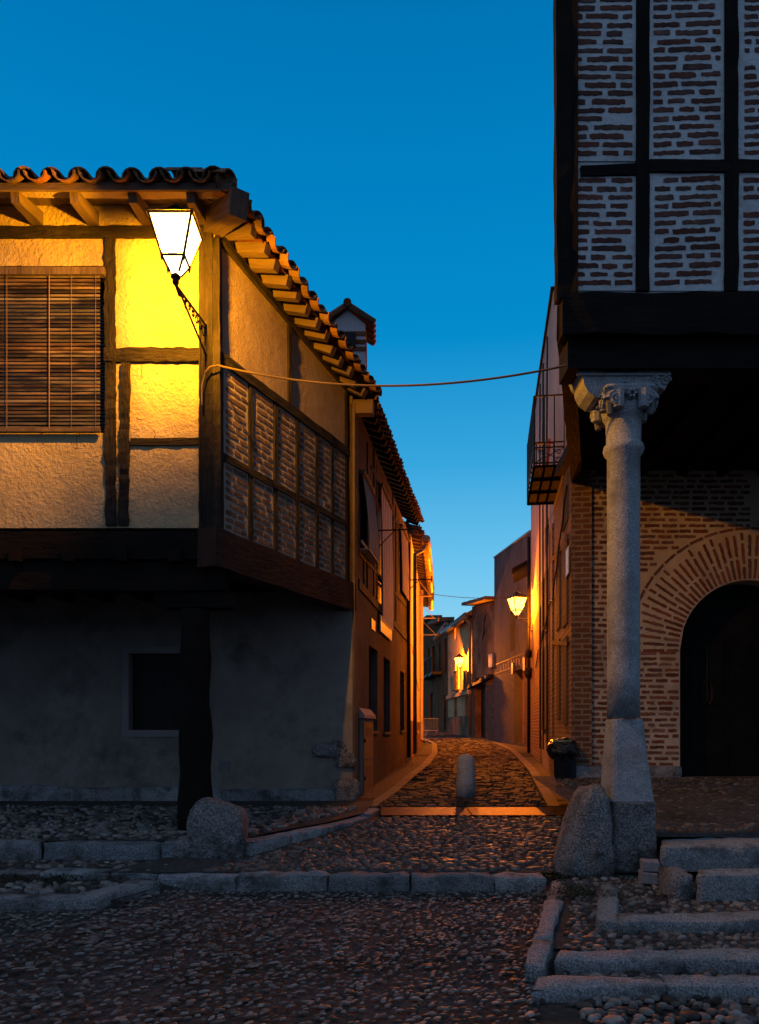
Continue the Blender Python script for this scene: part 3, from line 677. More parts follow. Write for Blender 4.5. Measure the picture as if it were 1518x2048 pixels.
# ground floor wall
bwin = BW.rect(258, 1307, 408, 1460)
mb = MB(); BW.sheet(mb, 0, BW.L, .2, 3.5, [bwin], .3, .2); mb.build('lower_wall', PLG, H1)
u0, u1, z0, z1 = bwin
mb = MB()
for a in ((u0-.1, u1+.1, z0-.1, z0), (u0-.1, u1+.1, z1, z1+.1), (u0-.1, u0, z0, z1), (u1, u1+.1, z0, z1)): BW.box(mb, *a, 0.001, .022)
mb.build('window_surround', M('pale_surround', (.24, .22, .22), (.28, .26, .26), 3, 40, .005), H1)
mb = MB(); BW.box(mb, u0, u1, z0, z1, -.2, -.17); wo = mb.build('window', DARKP, H1)
mb = MB()
for i in range(1, 7): uu = u0+(u1-u0)*i/7; mb.tube([BW.at(uu, z0, -.06), BW.at(uu, z1, -.06)], .009, 5)
mb.build('window_bar', IRON, wo)
mb = MB(); uu = 0
while uu < BW.L-.1:
    l = random.uniform(.6, 1.3); e = min(uu+l, BW.L+.03)
    a, b = BW.at(uu+.006, 0, .045), BW.at(e-.006, 0, .045); block(mb, [(a.x, a.y), (b.x, b.y), (b.x, b.y+.06), (a.x, a.y+.06)], .3, .375+random.uniform(.16, .22), .01); uu = e
mb.build('plinth', GRK, H1, smooth=True)
# vent grille
u0, u1, z0, z1 = BW.rect(438, 1521, 459, 1542); mb = MB(); BW.box(mb, u0, u1, z0, z1, .001, .012)
for i in range(6): z = z0+.012+(z1-z0-.02)*i/6; BW.box(mb, u0+.01, u1-.01, z, z+.012, .012, .022)
mb.build('vent_grille', GRY, H1)
# exposed corner stones
def rockmesh(c, sx_, sy_, sz_, seed, sub=3, amp=.18, base=True, pw=2.6, freq=2.2):
    mb = MB(); n, k = 8*sub, 14*sub; vs = []; fs = []
    for i in range(n+1):
        ph = math.pi*i/n
        for j in range(k):
            t_ = 2*math.pi*j/k; d = V((math.sin(ph)*math.cos(t_), math.sin(ph)*math.sin(t_), math.cos(ph)))
            f_ = 1/((abs(d.x)**pw+abs(d.y)**pw+abs(d.z)**pw)**(1/pw)); nn = 1+amp*noise.noise(d*freq*.6+V((seed, 0, 0)))+amp*.4*noise.noise(d*freq*2+V((seed, 3, 0)))+amp*.18*noise.noise(d*freq*6+V((seed, 3, 5)))
            q_ = d*f_*nn; vs.append(V(c)+V((q_.x*sx_, q_.y*sy_, max(q_.z, -.75 if base else -9)*sz_)))
    for i in range(n):
        for j in range(k): fs.append((i*k+j, (i+1)*k+j, (i+1)*k+(j+1) % k, i*k+(j+1) % k))
    mb.idx(vs, fs); return mb
for i, (px, py, sx_, sz_) in enumerate(((662, 1502, .22, .13), (690, 1522, .16, .12))):
    c = P(px, py, 11.09); rockmesh(c, sx_, .06, sz_, 11+i, 2, .5).build('exposed_stone', GRW, H1, smooth=True)
c = P(692, 1582, 11.1); rockmesh(c, .2, .12, .2, 31, 2, .2).build('corner_stone', GRW, H1, smooth=True)
# roof with tiles
E0, E1 = V((-1.54, 7.62, 6.96)), V((-.03, 11.2, 6.40))
sd = (E1-E0).normalized(); upS = V((-sd.y, sd.x, 0)).normalized(); upS = (upS+V((0, 0, .36))).normalized()
rf = MB()
tiles(rf, (-8.0, 7.60, 6.97), (-1.55, 7.60, 6.97), (0, .94, .34), .275, 5, hip1=True, r=.115)
tiles(rf, E0, E1, upS, .26, 5, hip0=True, r=.11)
for k in range(7):      # hip tiles
    a = V((-1.56, 7.62, 7.0))+V((-.55, .75, .30)).normalized()*k*.36; b_ = a+V((-.55, .75, .30)).normalized()*.46
    rf.tube([a, b_], [.11, .09], 10)
roof = rf.build('roof', TC, H1)
dk = MB()   # boards and roof planes
ap_ = V((-4.6, 12.0, 8.6))
for a, b, c_ in (((-9, 7.66, 6.955), (-1.58, 7.66, 6.955), ap_),):
    a, b = V(a), V(b); dk.hexa([a, b, V((-3.6, 12, 8.56)), V((-9, 12, 8.56))], [a+V((0, 0, .035)), b+V((0, 0, .035)), V((-3.6, 12, 8.6)), V((-9, 12, 8.6))])
a, b = E0+upS*.06-V((0, 0, .02)), E1+upS*.06-V((0, 0, .02)); c_, d_ = b+upS*3.0, V((-3.6, 12, 8.58))
dk.hexa([a, b, c_, d_], [q_+V((0, 0, .035)) for q_ in (a, b, c_, d_)])
dk.build('eave_boards', WDL, H1)
mb = MB(); mb.beam((-8.5, 7.63, 6.945), (-1.5, 7.63, 6.945), .03, .07, side=(0, 1, 0), n=20, jit=.003); mb.build('fascia', WDL, H1)
mb = MB(); mb.beam((-8.5, 7.78, 7.06), (-1.66, 7.78, 7.04), .12, .13, side=(0, 1, 0), n=30, jit=.01); mb.build('tile_bedding', PLS, H1)
for px in (-35, 76, 187, 296, 405):
    xw = (px+18-CX)*8.2/F; xe = (px-8-CX)*7.66/F; xm = (px-8-CX)*8.2/F
    x = (px-CX)*8.2/F; mb = MB(); mb.beam((x, 8.25, 7.02), (x, 7.68, 6.885), .12, .15, n=4, jit=.004, taper=.72); mb.build('rafter', WDL, H1)
for i in range(13):
    f_ = (i+.6)/12.6; p = SW.at(f_*SW.L, 6.99-.42*f_, -.1); q = E0.lerp(E1, f_)+upS*.07+V((0, 0, -.10)); q = p+(q-p)
    # square to the wall
    o = (q-SW.at(f_*SW.L, 0, 0)).dot(SW.n)+random.uniform(-.035, .02); q.z += random.uniform(-.015, .015); q = SW.at(f_*SW.L, q.z, o); mb = MB(); mb.beam(p, q, .10, .115, n=3, jit=.004); mb.build('rafter', WDL, H1)
mb = MB(); mb.beam((-2.1, 8.6, 7.10), (-1.43, 7.66, 6.80), .2, .26, n=4, jit=.006); mb.build('hip_beam', WDL, H1)

# chimney
CH = MB(); c = V((-.49, 13.0, 0)); hw = .30
CH.box(c.x-hw, c.x+hw, 12.7, 13.3, 6.9, 8.52, 0)
for z in (8.22, 8.36, 8.10): CH.box(c.x-hw-.02, c.x+hw+.02, 12.68, 13.32, z-.035, z+.03, 1)
CH.box(c.x-.14, c.x+.14, 12.655, 12.70, 8.12, 8.36, 2)
for s_ in (-1, 1):
    CH.hexa([(c.x, 12.6, 8.76), (c.x+s_*.42, 12.6, 8.5), (c.x+s_*.42, 13.4, 8.5), (c.x, 13.4, 8.76)], [(c.x, 12.6, 8.80), (c.x+s_*.42, 12.6, 8.54), (c.x+s_*.42, 13.4, 8.54), (c.x, 13.4, 8.80)], 1)
    for k in range(5): 
        y = 12.66+k*.17; CH.tube([(c.x+s_*.03, y, 8.81), (c.x+s_*.46, y, 8.53)], .055, 8, 1)
CH.face([(c.x-.3, 12.7, 8.52), (c.x+.3, 12.7, 8.52), (c.x, 12.7, 8.76)], 0); CH.face([(c.x-.3, 13.3, 8.52), (c.x, 13.3, 8.76), (c.x+.3, 13.3, 8.52)], 0)
CH.tube([(c.x, 12.58, 8.83), (c.x, 13.42, 8.83)], .07, 10, 1)
CH.v = [(x-.05, y, z-.24) for x, y, z in CH.v]; CH.build('chimney', [M('chimney_plaster', (.5, .51, .55), (.6, .6, .64), 3, 30, .01), BRA, DARKP], roof)

# ================================================================== lane house (second on the left)
L2 = Wall(-.40, 11.1, .69, 18.6)
H2 = empty('lane_house', (-1, 15, .5), 'ochre lane house with three tall dark ground floor windows and drooping blinds above', 'house')
lows = [L2.rect(738, 1290, 755, 1462), L2.rect(767, 1313, 780, 1464), L2.rect(800, 1341, 808.5, 1461)]
ups = [L2.rect(718, 945, 740, 1092), L2.rect(756, 972, 779, 1240), L2.rect(797, 1052, 812, 1180)]
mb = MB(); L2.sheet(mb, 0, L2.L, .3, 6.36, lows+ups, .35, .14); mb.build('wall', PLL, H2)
for u0, u1, z0, z1 in lows:
    mb = MB(); L2.box(mb, u0, u1, z0, z1, -.16, -.13); wo = mb.build('window', DARKP, H2)
    mb = MB(); L2.box(mb, u0-.03, u1+.03, z0-.05, z0, -.1, .04); mb.build('sill', PAVK, wo)
for k, (u0, u1, z0, z1) in enumerate(ups):
    mb = MB(); L2.box(mb, u0, u1, z0, z1, -.16, -.13); wo = mb.build('window', DARKP, H2)
    mb = MB(); n_ = int((z1-z0)/.035); bo = (.10, .03, .03)[k]
    for i in range(n_):   # rattan blind hanging outwards
        f_ = i/n_; z = z1-(z1-z0)*f_; o = .04+bo*math.sin(f_*1.7)
        L2.box(mb, u0+.1, u1-.02, z-.022, z, o, o+.008)
    for i in range(7):
        uu = u0+.1+(u1-u0-.13)*i/6; pts = [L2.at(uu, z1-(z1-z0)*f_, .052+bo*math.sin(f_*1.7)) for f_ in np.linspace(0, 1, 7)]; mb.tube(pts, .007, 4)
    mb.build('rattan_blind', BLNW if k == 1 else BLND, wo)
    mb = MB(); L2.box(mb, u0+.02, u1+.02, z1, z1+.05, .0, .09); mb.build('blind_rail', WDL, wo)
    if k < 2:
        h_ = .3 if k else .05; mb = MB(); L2.box(mb, u0+.02, u1, z0-h_+.1, z0+.1, .03, .05); L2.box(mb, u0+.02, u1, z0-h_, z0-h_+.015, .02, .16) if k == 0 else None; mb.build('sill_board', CARD, wo)
mb_ = [(715, 1168, 815, 1283)]
def l2beam(p, q, wd, m_=WD, nm='beam', prj=.02, j=.004):
    a, b = L2.hit(*p), L2.hit(*q); mb = MB(); mb.beam(L2.at(a[0], a[1], -.02), L2.at(b[0], b[1], -.02), .06+prj, wd, side=L2.n, n=16, jit=j); mb.build(nm, m_, H2)
l2beam((716, 1168), (814, 1278), .14, WD, prj=.04, j=.012); l2beam((716, 1105), (814, 1215), .06); l2beam((742, 935), (814, 1092), .07)
for x, y0, y1 in ((734, 885, 1180), (748, 900, 1200), (751.5, 930, 1215), (785, 985, 1250), (791, 1010, 1250), (813.5, 1085, 1270), (727, 1100, 1180)):
    l2beam((x, y0), (x, y1), .05 if x != 748 else .16, WD, 'post')
u_, z_ = L2.hit(715, 870)
mb = MB(); L2.box(mb, .0, .28, .35, 6.25, -.05, .035); mb.build('pilaster', PLL, H2)
mb = MB(); mb.beam(L2.at(.1, 6.22, -.2), L2.at(.1, 6.2, .3), .16, .2, n=3, jit=.004); mb.build('corbel', WDL, H2)
# roof
e0, e1 = V((-.07, 11.35, 6.33)), V((1.06, 19.05, 6.64)); sd2 = (e1-e0).normalized(); up2 = (V((-sd2.y, sd2.x, 0))+V((0, 0, .36))).normalized()
rf = MB(); tiles(rf, e0, e1, up2, .25, 4, r=.1); rf.build('roof', TC, H2)
dk = MB(); a, b = e0+up2*.05, e1+up2*.05; dk.hexa([a, b, b+up2*3.2, a+up2*3.2], [q_+V((0, 0, .03)) for q_ in (a, b, b+up2*3.2, a+up2*3.2)]); dk.build('eave_boards', WDD, H2)
for i in range(22):
    f_ = (i+.5)/22; q = e0.lerp(e1, f_)+up2*.06+V((0, 0, -.07)); p = L2.at((q-L2.p).dot(L2.t), q.z+.12, -.05); mb = MB(); mb.beam(p, q, .09, .1, n=2, jit=.003); mb.build('rafter', WDD, H2)
# ledge board along the eave and iron arms
for (x0, y0, x1, y1) in ((757, 1061, 800, 1062), (813, 1160, 842, 1160)):
    a = L2.hit(x0, y0); mb = MB(); p = L2.at(a[0], a[1], 0); q = p+L2.n*.75 if x0 < 800 else p+L2.n*.62
    mb.tube([p, q], .014, 6); mb.tube([p+V((0, 0, -.3)), p+L2.n*.32], .011, 6); mb.tube([q+V((0, 0, .08)), q+V((0, 0, -.08))], .014, 6); mb.build('wall_arm', IRON, H2)
# number plaque
u0, u1, z0, z1 = L2.rect(741, 1236, 748.5, 1257); mb = MB(); L2.box(mb, u0, u1, z0, z1, .002, .02)
tag(mb.build('wall_plaque', PLQ), 'small white rectangular plaque high on the ochre lane wall', 'sign')
# meter cabinet
u0, u1, z0, z1 = L2.rect(719, 1436, 740, 1598)
cb = empty('meter_cabinet', tuple(L2.at((u0+u1)/2, z0-.02, .05)), 'narrow brown meter cabinet with tiled hood on the left lane wall', 'cabinet')
mb = MB(); L2.box(mb, u0, u1, z0, z1, 0, .05); mb.build('cabinet_frame', PLG, cb)
zm = (z0+z1)/2-.03
for a, b in ((z0+.04, zm-.01), (zm+.01, z1-.06)):
    mb = MB(); L2.box(mb, u0+.05, u1-.05, a, b, .05, .065)
    for i in range(4): L2.box(mb, u0+.3, u1-.2, b-.1-i*.035, b-.085-i*.035, .065, .072)
    dd = mb.build('cabinet_door', CABM, cb); mb = MB(); L2.box(mb, u0+.08, u0+.12, (a+b)/2-.03, (a+b)/2+.03, .065, .085); mb.build('handle', IRON, dd)
mb = MB(); mb.hexa([L2.at(u0-.06, z1, 0), L2.at(u1+.06, z1, 0), L2.at(u1+.06, z1, .09), L2.at(u0-.06, z1, .09)], [L2.at(u0-.06, z1+.16, 0), L2.at(u1+.06, z1+.16, 0), L2.at(u1+.06, z1+.05, .09), L2.at(u0-.06, z1+.05, .09)]); mb.build('hood', PLW, cb)

# ================================================================== yellow house
L3 = Wall(.78, 18.75, 1.75, 30)
H3 = empty('yellow_house', (0, 24, .8), 'bright yellow lamplit house with red base and round gutter beyond the ochre lane house', 'house')
w3 = [L3.rect(827.5, 1360, 829.5, 1462)]
mb = MB(); L3.sheet(mb, 0, L3.L, .5, 6.3, w3, .4, .12); mb.build('wall', PLY, H3)
mb = MB(); L3.box(mb, 0, L3.L, .5, 1.62, 0, .012); mb.build('dado', PLD, H3)
u0, u1, z0, z1 = w3[0]; mb = MB(); L3.box(mb, u0, u1, z0, z1, -.15, -.12); wo = mb.build('window', DARKP, H3); mb = MB(); L3.box(mb, u0-.1, u1+.1, z0-.06, z0, 0, .12); mb.build('sill', PLY, wo)
g0, g1 = [V((1.18, 19.0, 6.22)), V((1.50, 22.5, 6.22)), V((1.80, 26, 6.22)), V((2.06, 30, 6.22))], None
mb = MB()
for a, b in zip(g0, g0[1:]): mb.tube([a, b], .105, 12)
for f_ in np.arange(0, 11, .55):
    t_ = f_/11; c = V((1.18+.88*t_+.02*math.sin(t_*3.1), 19+11*t_, 6.22)); mb.tube([c, c+V((0, .02, 0))], .114, 12)
mb.build('gutter', COP, H3, smooth=True)
rf = MB(); a, b = V((1.05, 18.95, 6.38)), V((1.96, 30, 6.38)); sd3 = (b-a).normalized(); up3 = (V((-sd3.y, sd3.x, 0))+V((0, 0, .35))).normalized()
tiles(rf, a, b, up3, .25, 3, r=.1); rf.build('roof', TC, H3)
dk = MB(); a2, b2 = a+up3*.03, b+up3*.03; dk.hexa([a2, b2, b2+up3*3, a2+up3*3], [q_+V((0, 0, .03)) for q_ in (a2, b2, b2+up3*3, a2+up3*3)]); dk.build('eave_boards', WDL, H3)
for i in range(30):
    f_ = (i+.5)/30; q = a.lerp(b, f_)+V((-.02, 0, -.10)); p = L3.at((q-L3.p).dot(L3.t), q.z+.06, -.05); mb = MB(); mb.beam(p, q, .12, .1, n=2, jit=.003); mb.build('rafter', WDL, H3)
mb = MB(); p = L3.at(.12, 0, .10)
mb.tube([V((1.16, 19.1, 6.1)), V((1.10, 19.1, 5.96)), p+V((0, 0, 5.8)), p+V((0, 0, 5.6)), p+V((0, 0, gz(19)+.15))], .05, 10)
tag(mb.build('drainpipe', GRY, smooth=True), 'grey drainpipe at the joint of the ochre house and the yellow house', 'pipe')
mb = MB(); p = L2.at(L2.L-.25, 0, .06); mb.tube([p+V((0, 0, 6.0)), p+V((0, 0, gz(18.4)+.1))], .045, 8)
tag(mb.build('drainpipe', IRON, smooth=True), 'black pipe down the far end of the ochre lane house', 'pipe')
mb = MB(); p = L3.at(5.6, 0, .10)
mb.tube([p+V((0, 0, 5.9)), p+V((0, 0, 5.4)), p+V((0, 0, 1.05)), p+V((0, 0, .98))+L3.n*.14], .06, 10)
for z in (1.6, 3, 4.4): mb.tube([p+V((0, 0, z)), p+V((0, 0, z+.03))], .07, 10)
tag(mb.build('drainpipe', COP, smooth=True), 'orange lit drainpipe on the far part of the yellow wall', 'pipe')
for py, d, ln in ((1237, 25, .55), (1270, 27, .6), (1193, 24, .45)):
    a = L3.at(d-18.75, EYE+(HY-py)*d/F, 0); mb = MB(); mb.tube([a, a+L3.n*ln], .02, 6); mb.tube([a+L3.n*ln*.9+V((0, 0, .0)), a+V((0, 0, .55))], .01, 5)
    mb.build('wall_arm', COP, H3)
ca = MB()
for i in range(26):
    f_ = i/25; p = L3.at(.3+5*f_, 3.55-.9*f_, .012); ca.tube([p, p+V((0, .12, -.02))], .012, 4)
ca.build('cable', IRON, H3)

# ================================================================== lamp 1
lamp_c = V((-1.94, 7.14, 5.89))
lantern(lamp_c, .20, tuple(P(412, 655, 8.16)), 'large glowing lantern on a scrolled iron bracket at the corner of the timbered house', LAMP1, 1100, .045, rot=0)

# ================================================================== RIGHT HOUSE (arcade)
H4 = empty('arcaded_brick_house', (4.5, 9.5, .6), 'dark brick and timber house jutting over a stone column at the right', 'house')
RF = Wall(1.647, 7.0, 8.0, 7.0)
RS = Wall(1.647, 7.0, 2.89, 11.3, flip=True)
AW = Wall(2.89, 11.3, 9.0, 11.3)
RL = Wall(2.89, 11.3, 3.36, 14.5, flip=True)
def zr(py, d=7.0): return EYE+(HY-py)*d/F
mb = MB(); RF.sheet(mb, .07, RF.L, zr(590), 9.9, (), .25); mb.build('wall', MOR, H4)
mb = MB(); RS.sheet(mb, .0, RS.L, zr(590), 9.9, (), .2); mb.build('side_wall', WDB, H4)
cols = [1138, 1270, 1297, 1446, 1474, 1610, 1636, 1780]
for (x0, x1) in ((1138, 1271), (1297, 1447), (1474, 1611), (1637, 1780)):
    for (y0, y1) in ((345, 583), (-200, 324)):
        mb = MB(); u0, u1, z0, z1 = RF.rect(x0, y0, x1, y1); RF.box(mb, u0, u1, z0, z1, -.01, .012+random.uniform(0, .004), 0)
        W2 = Wall(*RF.at(0, 0, .014)[:2], *RF.at(RF.L, 0, .014)[:2])
        brick_rows(mb, W2, u0+.04+random.uniform(0, .03), u1-.035, z0+.03, z1-.02, .0795, .043, (.24, .36), .045, 1, j=.006, tilt=.0 if x0 < 1200 else .035, off=.006)
        mb.build('brick_panel', [MOR, BRD], H4)
def rbeam(x0, y0, x1, y1, wd, nm='post', prj=.04, j=.007):
    a, b = RF.hit(x0, y0), RF.hit(x1, y1); mb = MB(); L = math.hypot(a[0]-b[0], a[1]-b[1])
    mb.beam(RF.at(a[0], a[1], -.02), RF.at(b[0], b[1], -.02), .08+prj, wd, side=RF.n, n=max(4, int(L/.12)), jit=j); mb.build(nm, WDB, H4)
rbeam(1127, 600, 1124, -250, .135); rbeam(1283, 585, 1284, -250, .12); rbeam(1460, 585, 1460, -250, .12); rbeam(1624, 585, 1624, -250, .12)
rbeam(1160, 346, 1272, 344, .10, 'beam'); rbeam(1296, 337, 1900, 333, .11, 'beam')
# beams below
mb = MB(); mb.beam((1.70, 7.07, 5.30), (8, 7.07, 5.30), .22, .38, side=(0, 1, 0), n=40, jit=.016); mb.build('front_beam', WDB, H4)
mb = MB(); mb.beam((1.77, 7.22, 4.97), (8, 7.22, 4.97), .34, .28, side=(0, 1, 0), n=30, jit=.006); mb.build('girder', WDB, H4)
mb = MB(); mb.beam(RS.at(.1, 5.28, -.08), RS.at(RS.L-.02, 5.28, -.08), .16, .3, side=RS.n, n=14, jit=.01); mb.build('side_beam', WDB, H4)
for x in np.arange(2.4, 8, .6):
    mb = MB(); mb.beam((x, 7.1, 5.22), (x+.3, 11.2, 5.28), .12, .14, n=4, jit=.006); mb.build('joist', WDB, H4)
mb = MB(); mb.hexa([(1.70, 7.0, 5.32), (9, 7.0, 5.32), (9, 11.4, 5.32), (2.9, 11.4, 5.32)], [(1.70, 7.0, 5.42), (9, 7.0, 5.42), (9, 11.4, 5.42), (2.9, 11.4, 5.42)]); mb.build('ceiling', WDB, H4)
mb = MB(); mb.hexa([(1.68, 6.9, 9.9), (9, 6.9, 9.9), (9, 11.6, 9.9), (2.98, 11.6, 9.9)], [(1.68, 6.9, 10.05), (9, 6.9, 10.05), (9, 11.6, 11.5), (2.98, 11.6, 11.5)]); mb.build('roof', WDB, H4)
# arched brick wall
ac = AW.hit(1500, 1300); R0, R1 = 1.055, 1.80
mb = MB(); us = sorted(set([0, AW.L]+[ac[0]-R0+2*R0*i/40 for i in range(41)])); zb0, zt0 = .35, 5.36
for a, b in zip(us, us[1:]):
    def zl(u):
        d_ = abs(u-ac[0])
        return ac[1]+math.sqrt(max(R0*R0-d_*d_, 0)) if d_ < R0-1e-6 else (ac[1] if d_ < R0+1e-6 else zb0)
    m_ = (a+b)/2; ins = abs(m_-ac[0]) < R0
    za, zb_ = (zl(a), zl(b)) if ins else (zb0, zb0)
    mb.face([AW.at(a, za), AW.at(b, zb_), AW.at(b, zt0), AW.at(a, zt0)], 0)
    if ins: mb.face([AW.at(a, za), AW.at(a, za, -.35), AW.at(b, zb_, -.35), AW.at(b, zb_)], 0)
for s_ in (-1, 1): mb.face([AW.at(ac[0]+s_*R0, zb0), AW.at(ac[0]+s_*R0, ac[1]), AW.at(ac[0]+s_*R0, ac[1], -.35), AW.at(ac[0]+s_*R0, zb0, -.35)], 0)
def keep(a, b, z):
    c_ = (a+b)/2; r_ = math.hypot(c_-ac[0], z-ac[1]); e = min(abs(a-ac[0]), abs(b-ac[0]))
    if a < ac[0] < b: e = 0
    if z < ac[1]: return e > R0+.0
    return math.hypot(e, z-ac[1]) > R1+.07
def rows(u0, u1): brick_rows(mb, AW, u0, u1, .86, 5.3, .0835, .046, (.17, .27), .045, 1, keep, j=.006)
rows(.02, ac[0]-R0-.02); rows(ac[0]-R0-.01, ac[0]); rows(ac[0]+R0+.02, AW.L)
na = 46
for i in range(na+1):
    th_ = math.pi*(i)/na+.005; r = R0+.02
    k0 = random.choice([.18, .30, .24])
    for L_ in (k0, .32, .30):
        if r+.05 > R1-.04: break
        L_ = min(L_, R1-.03-r); rc = r+L_/2
        brick_piece(mb, (ac[0]+math.cos(th_)*rc, ac[1]+math.sin(th_)*rc), th_, L_, .042, AW, 1, .006, .005); r += L_+.04
nr = 24
for i in range(nr):
    th_ = math.pi*(i+.5)/nr; rc = R1+.03; brick_piece(mb, (ac[0]+math.cos(th_)*rc, ac[1]+math.sin(th_)*rc), th_+math.pi/2, math.pi*rc/nr-.03, .038, AW, 1, .006, .004)
mb.build('arched_wall', [MORA, BRA], H4)
mb = MB(); x = AW.at(0, 0, 0)
for a, b in ((2.84, 3.62), (3.64, 4.52)): block(mb, [(a, 11.24), (b, 11.24), (b, 11.34), (a, 11.34)], .4, .88, .01)
mb.build('plinth', GRK, H4, smooth=True)
# door
mb = MB(); AW.box(mb, ac[0]-R0-.1, ac[0]+R0+.1, .4, ac[1]+R0+.2, -.42, -.38)
for s_ in (0, 1):
    u0 = ac[0]-R0+.06+s_*(R0-.0); 
    for (a, b) in ((.9, 1.7), (1.8, 2.85)):
        AW.box(mb, u0+.16, u0+R0-.22, a, b, -.38, -.365); AW.box(mb, u0+.24, u0+R0-.30, a+.08, b-.08, -.365, -.35)
do = mb.build('door', M('dark_green_door', (.004, .005, .005), (.009, .010, .010), 4, 20, .004, .8, spec=.1), H4)
mb = MB(); u0 = ac[0]-R0+.06; cu = u0+R0*.5-.03
for i in range(9): 
    t_ = i*math.pi*2/9; mb.tube([AW.at(cu+.10*math.cos(t_+a_*.5)*(1-a_*.1), 2.0+.2*math.sin(t_+a_*.5), -.33) for a_ in range(5)], .008, 4)
mb.tube([AW.at(cu, 1.85, -.34), AW.at(cu, 2.75, -.34)], .012, 5); mb.build('door_ironwork', IRON, do)
# lane-side wall of the right house
mb = MB(); RL.sheet(mb, 0, RL.L, .3, 9.4, (), .3); mb.build('lane_wall', BRW, H4)
for z0, z1, a, b in ((1.5, 2.9, .55, 1.15), (3.1, 4.5, .5, 1.2), (4.7, 5.6, .4, 1.2), (1.6, 3.0, 1.8, 2.3), (3.2, 4.6, 1.75, 2.4)):
    mb = MB(); RL.box(mb, a, b, z0, z1, 0, .02); mb.build('plaster_panel', PLL, H4)
mb = MB(); RL.box(mb, .0, RL.L, 5.55, 9.4, 0, .018); mb.build('plaster_panel', PLW, H4)
for z in (3.0, 4.6): 
    mb = MB(); mb.beam(RL.at(.35, z-.25, .0), RL.at(RL.L, z+.1, .0), .06, .07, side=RL.n, n=10, jit=.006); mb.build('beam', WD, H4)
mb = MB(); RL.box(mb, 0, RL.L, .3, 1.25, 0, .05); mb.build('rubble_base', RUB, H4)
# street sign
u0, u1, z0, z1 = RL.rect(1145, 1075, 1138, 1126)
sg = empty('street_sign', tuple(RL.at(.25, 3.8, .03)), 'white enamel street plaque high on the corner of the arched brick wall', 'sign')
mb = MB(); RL.box(mb, .12, .5, 3.80, 4.22, .02, .035); mb.build('plate', SIGN, sg)
mb = MB()
for a in ((.12, .5, 3.80, 3.815), (.12, .5, 4.205, 4.22), (.12, .135, 3.815, 4.205), (.485, .5, 3.815, 4.205)): RL.box(mb, *a, .035, .038)
mb.build('border', BLUE, sg)
# balcony
bz = 5.72; bc = empty('balcony', tuple(RL.at(1.5, bz, .2)), 'small black iron balcony with scroll railing above the lane at the right', 'balcony')
u0, u1, pj = .85, 2.95, .50
mb = MB(); RL.box(mb, u0, u1, bz-.02, bz+.0, 0.0, pj); mb.build('floor', WDD, bc)
mb = MB()
for i in range(4): o = pj*i/3; mb.beam(RL.at(u0, bz-.028, o), RL.at(u1, bz-.028, o), .035, .012, side=RL.n, n=1)
for i in range(4): uu = u0+(u1-u0)*i/3; mb.beam(RL.at(uu, bz-.027, 0), RL.at(uu, bz-.027, pj), .05, .012, side=RL.t, n=1)
mb.build('floor_frame', MATB, bc)
mb = MB(); rt_ = bz+1.12
for z in (rt_, bz+.36, bz+.28, bz+.03):
    pts = [RL.at(u0, z, 0), RL.at(u0, z, pj), RL.at(u1, z, pj), RL.at(u1, z, 0)]
    for a, b in zip(pts, pts[1:]): mb.beam(a, b, .022, .022, n=1)
for o in (.02, pj*.36, pj*.68, pj):
    for uu in (u0, u1): mb.beam(RL.at(uu, bz, o), RL.at(uu, rt_, o), .018 if o < pj else .03, .018 if o < pj else .03, n=1)
for i in range(1, 13): uu = u0+(u1-u0)*i/13; mb.beam(RL.at(uu, bz+.28, pj), RL.at(uu, rt_, pj), .014, .014, n=1)
for (cu, cz, sg_) in ((.12, .20, 1), (.12, .09, -1), (.38, .20, 1), (.38, .09, -1)):
    mb.tube([RL.at(u0, bz+.0+cz+.055*math.sin(a_*.7*sg_)*(1-a_/14), cu+.055*math.cos(a_*.7)*(1-a_/14)) for a_ in range(11)], .007, 5)
for i in range(8): 
    cu = u0+.15+i*.26
    for cz, sg_ in ((.2, 1), (.09, -1)): mb.tube([RL.at(cu+.06*math.cos(a_*.7)*(1-a_/14), bz+cz+.055*math.sin(a_*.7*sg_)*(1-a_/14), pj) for a_ in range(11)], .007, 5)
mb.tube([RL.at(u0, bz+.03, .0), RL.at(u0, bz+.28, pj)], .007, 5); mb.tube([RL.at(u0, bz+.28, .0), RL.at(u0, bz+.03, pj)], .007, 5)
mb.build('railing', IRON, bc)
mb = MB(); p = RL.at(u0+.4, bz, .28); mb.beam(p, p+V((.05, 0, .55)), .05, .12, n=2, jit=.01)
tag(mb.build('folded_parasol', ORB), 'folded orange cloth leaning on the iron balcony', 'parasol')

# column ---------------------------------------------------------------
cc = V(((1247-CX)*7.3/F, 7.3, 0)); cx_, cy_ = cc.x, cc.y
K1 = empty('stone_column', (cx_, cy_, .08), 'tall granite column with carved capital standing in front of the arched brick wall', 'column')
def zc(py, d=7.3): return EYE+(HY-py)*d/F
pxm = 7.3/F
def sqloft(mb, secs, n=6, j=.006):
    """lofted block: sections (cx, half x, half y, z); subdivided with small jitter"""
    vs = []; fs = []; k = n*4
    for (ox, hx, hy, z) in secs:
        for e in range(4):
            for i in range(n):
                f_ = i/n*2-1
                p = [(f_*hx, -hy), (hx, f_*hy), (-f_*hx, hy), (-hx, -f_*hy)][e]
                r_ = .93 if i == 0 else 1
                nn = noise.noise(V((p[0]*6, p[1]*6, z*5)))
                vs.append((cx_+ox+p[0]*r_+nn*j, cy_+p[1]*r_+nn*j, z))
    for s_ in range(len(secs)-1):
        for i in range(k): fs.append((s_*k+i, s_*k+(i+1) % k, (s_+1)*k+(i+1) % k, (s_+1)*k+i))
    fs += [tuple(range(k))[::-1], tuple((len(secs)-1)*k+i for i in range(k))]
    mb.idx(vs, fs)
mb = MB(); o = 2.416-cx_
